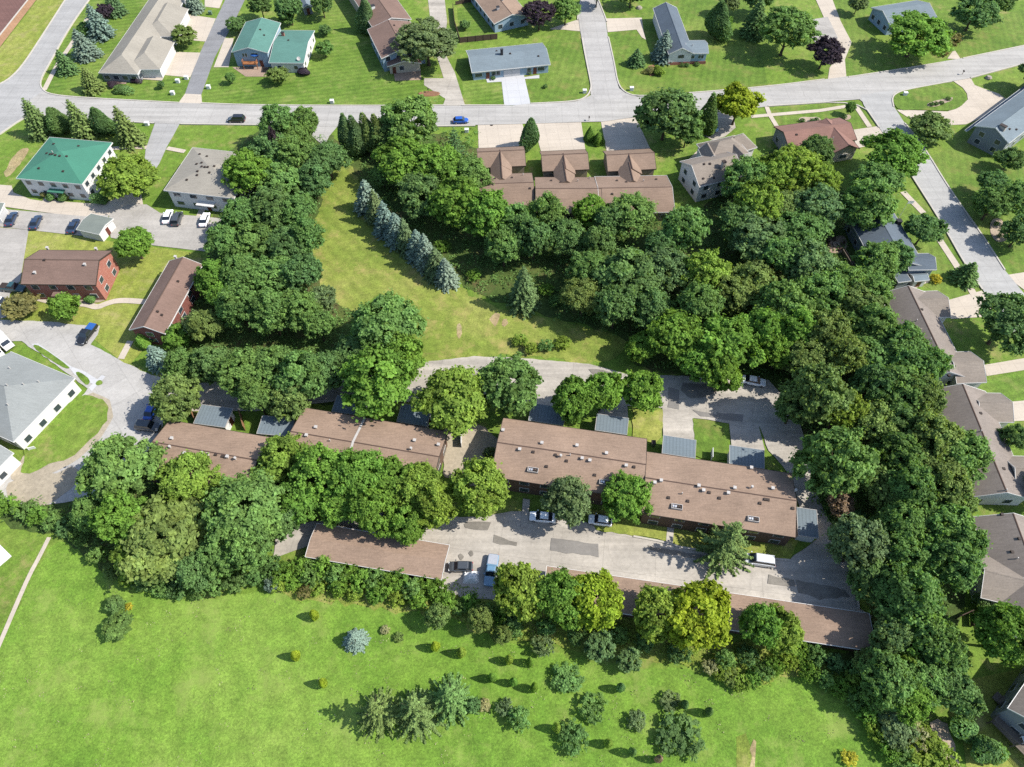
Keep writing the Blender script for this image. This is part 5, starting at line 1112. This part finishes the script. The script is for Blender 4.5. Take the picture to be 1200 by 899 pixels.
#scatter('meadow_herbs', ['60,640 160,700 340,705 640,775 830,795 930,775 1000,800 1040,850 1060,960 900,1000 0,1000 -40,860'], .10, .15, 'md', .3, 9)
# ------------------------------------------------------------------ vehicles
CT = {'sedan': (4.8, 1.85, 1.45, .92, (.24, .40, .70, .86)), 'suv': (4.8, 1.95, 1.75, 1.08, (.24, .37, .90, .97)), 'van': (5.1, 2.0, 1.8, 1.08, (.15, .33, .92, .98)),
      'hatch': (4.2, 1.78, 1.5, .96, (.24, .40, .82, .95)), 'pickup': (5.6, 1.98, 1.85, 1.1, (.27, .38, .56, .62))}
def car(kind, x, y, fx, fy, col, label, cat='car', group='parked cars', extra=None):
    L, W, H_, belt, (g0, r0, r1, g1) = CT[kind]; a = G(x, y); f = G(fx, fy)-a; rz = math.atan2(f.y, f.x)
    nm = {'pickup': 'pickup_truck', 'van': 'minivan'}.get(kind, 'parked_car')
    z0 = 0.17
    root = thing(nm, label, cat, (a.x, a.y, z0), rz, group); pm = paint(*col)
    X = lambda t: L/2-t*L
    st = [(0, .78, .34, .62), (.025, .9, .26, .72), (.10, .97, .2, .80), (.24, 1, .2, belt-.04), (.5, 1, .2, belt), (.75, 1, .2, belt), (.92, .98, .22, belt-.02 if kind != 'pickup' else belt), (.98, .93, .26, belt-.1), (1, .84, .36, belt-.25)]
    if kind == 'pickup': st = [(t, w, b, min(tp, belt-.02) if t > .1 else tp) for t, w, b, tp in st]
    vs, fs = [], []
    for t, w, b, tp in st:
        hw = W/2*w; m_ = (b+tp)/2
        for yy, zz in ((-.86, b), (-1, b+.12), (-1.0, m_+.08), (-.95, tp-.06), (-.84, tp), (.84, tp), (.95, tp-.06), (1.0, m_+.08), (1, b+.12), (.86, b)): vs.append((X(t), hw*yy, zz))
    n = 10
    for i in range(len(st)-1):
        for k in range(n): fs.append((i*n+k, i*n+(k+1) % n, (i+1)*n+(k+1) % n, (i+1)*n+k))
    fs += [tuple(reversed(range(n))), tuple((len(st)-1)*n+k for k in range(n))]
    def part(o): o['keep'] = 1; return o
    part(mesh('body', vs, fs, pm, root))
    b = W/2*.93; t_ = W/2*.74; zb = belt-.04
    m = MB(); m.add([(X(g0), -b*.93, zb), (X(g0), b*.93, zb), (X(g1), b*.93, zb), (X(g1), -b*.93, zb), (X(r0), -t_, H_-.04), (X(r0), t_, H_-.04), (X(r1), t_, H_-.04), (X(r1), -t_, H_-.04)],
          [(0, 1, 5, 4), (1, 2, 6, 5), (2, 3, 7, 6), (3, 0, 4, 7), (4, 5, 6, 7)]); part(m.build('windows', 'carglass', root))
    m = MB(); e = .05; m.add([(X(r0)+e, -t_-.03, H_-.07), (X(r0)+e, t_+.03, H_-.07), (X(r1)-e, t_+.03, H_-.07), (X(r1)-e, -t_-.03, H_-.07), (X(r0)-.1, -t_+.1, H_), (X(r0)-.1, t_-.1, H_), (X(r1)+.1, t_-.1, H_), (X(r1)+.1, -t_+.1, H_)],
          [(0, 1, 5, 4), (1, 2, 6, 5), (2, 3, 7, 6), (3, 0, 4, 7), (4, 5, 6, 7)]); part(m.build('roof', pm, root))
    for sx in (.17, .80):
        for sy in (-1, 1):
            cx, cy = X(sx), sy*(W/2-.1); wh = part(MB().tube((cx, cy-.11, .33), (cx, cy+.11, .33), .33, .33, 14).build('wheel', 'tyre', root))
            part(MB().tube((cx, cy+sy*.112-.01, .33), (cx, cy+sy*.112+.01, .33), .2, .2, 10).build('rim', 'rim', wh))
    for sy in (-1, 1):
        part(MB().box(X(.03)-.2, X(.03)+.06, sy*W*.34-.17, sy*W*.34+.17, .58, .72).build('headlight', 'lamp', root))
        part(MB().box(X(1)-.03, X(1)+.08, sy*W*.36-.12, sy*W*.36+.12, .62, .80).build('tail_light', 'tail', root))
        part(MB().box(X(g0+.06)-.09, X(g0+.06)+.09, sy*(W/2+.1)-.1, sy*(W/2+.1)+.1, belt-.02, belt+.12).build('mirror', pm, root))
    if kind == 'pickup':
        part(MB().box(X(.97), X(.655), -W*.41, W*.41, belt-.05, belt+.012).build('bed', M[extra] if extra else 'vent_d', root))
    return root
WHT = ('white', (.75, .76, .78, 1)); BLK = ('black', (.012, .013, .016, 1)); DGR = ('dark_grey', (.045, .05, .056, 1)); SIL = ('silver', (.5, .51, .52, 1)); BLU = ('blue', (.012, .07, .32, 1))
NVY = ('navy', (.02, .035, .07, 1)); LBL = ('light_blue', (.28, .42, .55, 1)); RED = ('red', (.45, .03, .03, 1)); TEA = ('teal', (.02, .06, .07, 1)); SBL = ('steel_blue', (.10, .19, .28, 1))
car('suv', 278, 142.5, 268, 142.5, BLK, 'black car parked at the kerb of the main street')
car('hatch', 540, 144, 550, 143.6, BLU, 'bright blue hatchback parked at the kerb of the main street')
car('sedan', 15.5, 259, 19.5, 250, NVY, 'navy car nearest to the left photo edge in the lot'); car('sedan', 44, 263, 48, 254, NVY, 'dark blue silver car, middle one in the left lot'); car('sedan', 88, 267.5, 92, 259, NVY, 'dark car parked against the small grey green garage')
car('sedan', 198, 256.5, 201, 247, WHT, 'white car left of the dark grey one in the right lot'); car('suv', 209, 259, 212, 250, DGR, 'dark grey car between two white ones in the right lot'); car('sedan', 241, 260, 244, 251, WHT, 'white car parked alone right of the dark grey one'); car('sedan', 271, 266, 274, 258, RED, 'red car half hidden under the belt trees')
car('pickup', 17, 340, 27, 341, TEA, 'dark teal pickup beside the brick apartment block', 'pickup'); car('pickup', 104, 394, 96.5, 404, BLK, 'black pickup truck with bright blue bed cover on the turning circle', 'pickup', 'parked cars', 'blue')
car('van', 2, 357, 10, 358, WHT, 'white car at the left edge beside the reddish tree', 'car')
car('suv', 175, 502, 184, 503, DGR, 'dark car with pale roof at the end of the far left row'); car('sedan', 179, 483, 183, 474, BLU, 'blue car in the tree shade beside the far left row')
car('pickup', 576, 670, 574, 682, SBL, 'steel blue pickup parked beside the shorter carport', 'pickup', 'parked cars', 'metal'); car('hatch', 540, 666, 530, 666, DGR, 'small dark grey car at the end of the shorter carport')
car('sedan', 636, 608, 626, 607, WHT, 'white car under the grey green tree by the rows'); car('hatch', 703, 612, 693, 610.6, WHT, 'white car mostly hidden behind the bright green feathery tree')
car('van', 889, 658.5, 879, 657, SIL, 'silver minivan parked at the kerb under the star shaped spruce', 'minivan')
car('sedan', 882, 449, 893, 451, WHT, 'white car in deep shade at the top of the north lot'); car('hatch', 837, 151, 838, 160, LBL, 'pale blue car in the shade behind the many gabled house')
def truck(x, y, fx, fy, label):
    a = G(x, y); f = G(fx, fy)-a; root = thing('box_truck', label, 'truck', (a.x, a.y, .17), math.atan2(f.y, f.x), 'white box trucks by the hall')
    def part(o): o['keep'] = 1; return o
    part(MB().box(-4.2, 1.6, -1.15, 1.15, .8, 3.1).build('cargo_box', 'white', root)); part(MB().box(-4.2, 3.2, -.9, .9, .5, .78).build('chassis', 'vent_d', root))
    m = MB(); m.add([(1.75, -1.05, .6), (1.75, 1.05, .6), (3.7, 1.0, .6), (3.7, -1.0, .6), (1.75, -.98, 2.2), (1.75, .98, 2.2), (2.6, .92, 2.2), (2.6, -.92, 2.2), (3.1, .98, 1.4), (3.1, -.98, 1.4), (3.7, .95, 1.25), (3.7, -.95, 1.25)],
      [(0, 4, 5, 1), (4, 7, 6, 5), (6, 7, 9, 8), (8, 9, 11, 10), (10, 11, 3, 2), (0, 3, 11, 9, 7, 4), (1, 5, 6, 8, 10, 2), (0, 1, 2, 3)]); part(m.build('cab', 'white', root))
    part(MB().add([(2.66, -.8, 2.12), (2.66, .8, 2.12), (3.1, .85, 1.44), (3.1, -.85, 1.44)], [(0, 3, 2, 1)]).build('windscreen', 'carglass', root)).location = (.03, 0, .03)
    for cx in (-2.8, 2.7):
        for sy in (-1, 1):
            wh = part(MB().tube((cx, sy*.95-.14, .45), (cx, sy*.95+.14, .45), .45, .45, 14).build('wheel', 'tyre', root)); part(MB().tube((cx, sy*1.09-.01, .45), (cx, sy*1.09+.01, .45), .25, .25, 10).build('rim', 'rim', wh))
truck(4, 401, 14, 410, 'white box truck nearer to the turning circle'); truck(-6, 412, 4, 422, 'white box truck cut by the left photo edge')
# ------------------------------------------------------------------ garden furniture, fences and small things
def at(x, y, z=0): return G(x, y)+Vector((0, 0, z))
def umbrella(x, y, mat, label, r=1.5, h=2.4):
    root = thing('garden_umbrella', label, 'umbrella', G(x, y)); p = G(x, y); m = MB()
    vs = [p+Vector((0, 0, h+.35))]+[p+Vector((math.cos(k*.7854)*r, math.sin(k*.7854)*r, h-.1)) for k in range(8)]+[p+Vector((math.cos(k*.7854)*r, math.sin(k*.7854)*r, h-.25)) for k in range(8)]
    m.add(vs, [(0, 1+k, 1+(k+1) % 8) for k in range(8)]+[(1+k, 9+k, 9+(k+1) % 8, 1+(k+1) % 8) for k in range(8)]); m.build('canopy', mat, root)
    MB().tube(p, p+Vector((0, 0, h+.5)), .04, .04, 8).build('pole', 'metal', root); MB().tube(p, p+Vector((0, 0, .18)), .3, .25, 10).build('base', 'vent_d', root)
umbrella(136, 91, 'pink', 'pink umbrella on the villa terrace'); umbrella(303, 77, 'blue', 'blue umbrella on the teal house deck', 1.4, 3.8)
def table(x, y, label, z=.0, mat='white', w=1.6, d=1.0):
    root = thing('garden_table', label, 'table', at(x, y, z)); p = at(x, y, z); f = lambda a, b, c: p+Vector((a, b, c))
    MB().box(-w/2, w/2, -d/2, d/2, .7, .76, f).build('table_top', mat, root)
    for sx in (-1, 1):
        for sy in (-1, 1): MB().box(sx*(w/2-.1)-.04, sx*(w/2-.1)+.04, sy*(d/2-.1)-.04, sy*(d/2-.1)+.04, 0, .7, f).build('leg', mat, root)
def chair(x, y, rz, label, mat='wood_dark', z=.0, g=None):
    root = thing('garden_chair', label, 'chair', at(x, y, z), 0, g); p = at(x, y, z); c, s_ = math.cos(rz), math.sin(rz); f = lambda a, b, q: p+Vector((a*c-b*s_, a*s_+b*c, q))
    MB().box(-.3, .3, -.3, .3, .4, .46, f).build('seat', mat, root); MB().box(-.3, .3, .26, .32, .46, 1.0, f).build('backrest', mat, root)
    for sx in (-1, 1):
        for sy in (-1, 1): MB().box(sx*.26-.03, sx*.26+.03, sy*.26-.03, sy*.26+.03, 0, .4, f).build('leg', mat, root)
table(1189, 845, 'white table against the wall on the corner house deck', 1.56, 'white', 2.2, 1.2); table(1192, 870, 'small white table at the rail of the corner house deck', 1.56, 'white', 1.0, 1.0)
table(145, 95, 'white table on the villa terrace beside the pink umbrella'); table(312, 84, 'dark table on the paved terrace of the teal house', .06, 'wood_dark')
for i, (dx, dy) in enumerate([(-1.6, 0), (1.6, .3), (0, 1.6), (.4, -1.5), (-1.2, 1.3)]):
    q = G(979, 288); t = FPX*SP; p = q+Vector((dx, dy, 0))
    root = thing('garden_chair', ['dark chair on the left of the fire pit patio', 'dark chair on the right of the fire pit patio', 'dark chair on the far side of the fire pit patio', 'dark chair on the near side of the fire pit patio', 'dark chair at the far left of the fire pit patio'][i], 'chair', p, 0, 'chairs on the fire pit patio')
    a = math.atan2(dy, dx)-math.pi/2; c, s_ = math.cos(a), math.sin(a); f = lambda u, v, z: p+Vector((u*c-v*s_, u*s_+v*c, z+.06))
    MB().box(-.38, .38, -.38, .38, .35, .45, f).build('seat', 'wood_dark', root); MB().box(-.38, .38, .32, .40, .45, 1.05, f).build('backrest', 'wood_dark', root); MB().box(-.3, .3, -.3, .3, 0, .35, f).build('base', 'wood_dark', root)
p = G(979, 288); m = MB(); n = 14
for k in range(n): m.v += [p+Vector((math.cos(k*6.283/n)*r, math.sin(k*6.283/n)*r, z)) for r, z in ((.75, 0), (.75, .5), (.5, .5), (.5, .1))]
for k in range(n):
    j = (k+1) % n
    for q in range(3): m.f.append((k*4+q, j*4+q, j*4+q+1, k*4+q+1))
tag(m.build('fire_pit', 'rock'), 'round stone fire pit in the middle of the paver patio', 'fire pit')
def fence(pts, h, mat, label, group='garden fences', nm='fence', post=2.4):
    ws = wline(pts); root = thing(nm, label, 'fence', ws[0], 0, group); m = MB()
    for a, b in zip(ws, ws[1:]):
        d = (b-a); L = d.length; u = d/L; n_ = Vector((-u.y, u.x, 0)); f = lambda x, y, z, a=a, u=u, n_=n_: a+u*x+n_*y+Vector((0, 0, z))
        MB().box(0, L, -.03, .03, .08, h, f).build('panel', mat, root); MB().box(0, L, -.06, .06, h, h+.06, f).build('rail', mat, root)
        for k in range(int(L/post)+1): MB().box(k*post-.07, k*post+.07, -.09, .09, 0, h+.12, f).build('post', mat, root)
fence('539.5,50.5 583,46', 1.7, 'wood_dark', 'dark plank fence behind the blue grey ranch house'); fence('531,10 533,30 539,50', 1.6, 'wood_dark', 'dark plank fence along the duplex drive'); fence('534,6 556,2', 1.1, 'wood_dark', 'low dark fence at the far end of fenced lawn')
fence('986,297 999,318', 1.2, 'wood_grey', 'double railed wooden fence beside the fire pit patio'); fence('988,296 1001,317', 1.2, 'wood_grey', 'second parallel wooden rail beside the fire pit patio')
fence('1120,725 1136,718 1137,735', 1.2, 'wood_dark', 'dark rail fence around the sunlit back lawn')
for q, l in [('222,476 232,497', 'tan privacy fence left of the far left garage'), ('283,487 288,505', 'tan privacy fence behind the far left row'), ('350,470 356,486', 'tan privacy fence at the corner of the firewall strip row'), ('541,505 541,525', 'thin fence in the gap between apartment rows'), ('833,531 833,541', 'white privacy panel beside the square lawn')]: fence(q, 1.8, 'wood' if 'tan' in l else 'white', l, 'privacy fences of the apartments')
fence('35,528 43,526', .9, 'white', 'short white rail on the grass island')
def box_thing(nm, x, y, w, d, h, mat, label, cat, g=None, lid=None):
    root = thing(nm, label, cat, G(x, y), 0, g); p = G(x, y); f = lambda a, b, c: p+Vector((a, b, c+.05))
    m = MB(); m.box(-w/2, w/2, -d/2, d/2, 0, h, f); m.build('cabinet', mat, root); MB().box(-w/2-.06, w/2+.06, -d/2-.06, d/2+.06, h, h+.1, f).build('lid', lid or mat, root)
UB = 'utility boxes on lawns'
for x, y, mt, l in [(209, 97, 'white', 'white utility cabinet on the villa lawn nearest the lane'), (203, 111, 'white', 'pale utility cabinet at the kerb of the villa lawn'), (219, 93, 'white', 'white utility cabinet at the corner of the villa driveway'), (247, 17, 'green_box', 'green utility cabinet between villa driveways'), (173, 147, 'white', 'white utility cabinet beside the left driveway mouth'),
                    (389.5, 121, 'white', 'white utility cabinet on the verge above the belt trees'), (245, 104, 'white', 'white utility cabinet at the lane mouth'), (685, 109, 'white', 'white utility cabinet at the left corner of the middle side street'), (740, 106, 'white', 'white utility cabinet at the right corner of the middle side street'), (1060, 112, 'white', 'white utility cabinet on the oval lawn'),
                    (547, 155, 'white', 'white utility cabinet beside the leftmost townhouse drive'), (1158, 92, 'rock', 'pale rock by the kerb on the right hand lawn'), (749, 10, 'rock', 'small rockery on the lawn above the corner house')]:
    if mt == 'rock':
        p = G(x, y); b_ = dense_mesh(int(x), .9, 1.0, 10); bpy.data.meshes.remove(b_); m = MB(); rg = random.Random(int(x)); ring = []
        for k, (zz, rr) in enumerate([(0, .9), (.35, .95), (.7, .6)]):
            for q in range(8): m.v.append(p+Vector((math.cos(q*.7854)*rr*rg.uniform(.8, 1.2), math.sin(q*.7854)*rr*rg.uniform(.8, 1.2), zz)))
        for k in range(2):
            for q in range(8): m.f.append((k*8+q, k*8+(q+1) % 8, k*8+8+(q+1) % 8, k*8+8+q))
        m.f.append(tuple(16+q for q in range(8))); tag(m.build('rock', 'rock'), l, 'rock')
    else: box_thing('utility_box', x, y, 1.0, .8, .9, mt, l, 'utility box', UB)
box_thing('air_conditioner', 43, 347, .9, .9, .8, 'metal', 'grey cooling unit in front of the brick block', 'air conditioner', None, 'vent_d')
box_thing('air_conditioner', 1075, 449, .9, .9, .8, 'white', 'white cooling unit at the end wall of the first duplex', 'air conditioner', None, 'vent_d')
for x, y, mt, l in [(894, 633, 'blue', 'blue bin under the eastern eaves'), (889, 630, 'vent_d', 'dark bin under the eastern eaves'), (765, 522, 'green_box', 'grey green bin in the dark gap beside the driveway garage')]: box_thing('waste_bin', x, y, .7, .8, 1.1, mt, l, 'bin', 'waste bins', 'vent_d')
# white tarpaulin heap between the parked pickup and the small car
d = dense_mesh(301, 1.5, 1.2, 60); bpy.data.meshes.remove(d)
m = MB(); rg = random.Random(4); c = G(552, 677); n = 9
for j in range(n):
    for i in range(n):
        x, y = (i/(n-1)-.5)*2.8, (j/(n-1)-.5)*2.2; e = max(0, 1-(x/1.4)**2)*max(0, 1-(y/1.1)**2); m.v.append(c+Vector((x, y, .1+1.1*e**.6+rg.uniform(-.18, .22)*(e > 0))))
for j in range(n-1):
    for i in range(n-1): m.f.append((j*n+i, j*n+i+1, (j+1)*n+i+1, (j+1)*n+i))
tag(m.build('tarpaulin', 'white'), 'crumpled white tarpaulin over a heap beside the parked pickup', 'tarpaulin')
# pavilion at the left edge, gazebo roof
root = thing('pavilion', 'small white pavilion with dark roof on the left lawn', 'pavilion', G(-10, 640)); b = Block(root, (-19, 655), (-7, 645), (-29, 628), 2.5, 'gable', .8, 'w_white', 'r_slate', .3, cap=None, nowall=True)
for fx in (.1, .9):
    for fy in (.1, .9): pp = b.P(b.L*fx, b.D*fy, 0); MB().tube(pp, pp+Vector((0, 0, 2.6)), .09, .09, 8).build('post', 'white', root)
f = lambda a, q, z: b.P(a, q, z); MB().box(-.6, b.L+.9, -1.4, b.D+.4, .05, .3, f).build('deck', 'white', root)
# flag pole on the lawn beside the slate roofed house
root = thing('flagpole', 'white flagpole on the lawn above the slate roofed house', 'flagpole', G(1053, 256)); p = G(1053, 256)
MB().tube(p, p+Vector((0, 0, 5.5)), .06, .04, 8).build('pole', 'white', root); MB().add([p+Vector((.05, 0, 5.4)), p+Vector((1.5, .1, 5.3)), p+Vector((1.45, .12, 4.5)), p+Vector((.05, 0, 4.55))], [(0, 1, 2, 3)]).build('flag', 'white', root)
# shed at the top edge beyond the teal house and bench by the firewall row
o = house('garden_shed', 'bluish roofed shed at the top edge beyond the teal house', 'shed', (362, 5)); b = Block(o, (355, 10), (366, 8), (358, -8), 2.3, 'gableX', .9, 'w_grey', 'r_bluegrey', .2, cap=None); b.door(0, .5)
def mailbox(x, y, l):
    root = thing('mailbox', l, 'mailbox', G(x, y), 0, 'mailboxes'); p = G(x, y); MB().box(-.05, .05, -.05, .05, 0, 1.1, lambda a, b, c: p+Vector((a, b, c))).build('post', 'wood_grey', root); MB().box(-.14, .14, -.3, .3, 1.1, 1.42, lambda a, b, c: p+Vector((a, b, c))).build('box', 'vent_d', root)
mailbox(502, 109, 'dark mailbox beside the duplex drive'); mailbox(1127, 88, 'dark mailbox at the curved driveway mouth'); mailbox(690, 142, 'dark mailbox between the townhouse drives')
o = house('garden_bed', 'mulched island bed on the lawn tip beside the duplex drive', 'flower bed', (503, 110)); strip_ = MB(); p = G(503, 110)
strip_.add([p+Vector((math.cos(k*.628)*3.0, math.sin(k*.628)*1.1, .22)) for k in range(10)]+[p+Vector((math.cos(k*.628)*3.3, math.sin(k*.628)*1.4, .0)) for k in range(10)], [tuple(range(10))]+[(k, 10+k, 10+(k+1) % 10, (k+1) % 10) for k in range(10)]); strip_.build('mulch', 'mulch', o)
fixroots()
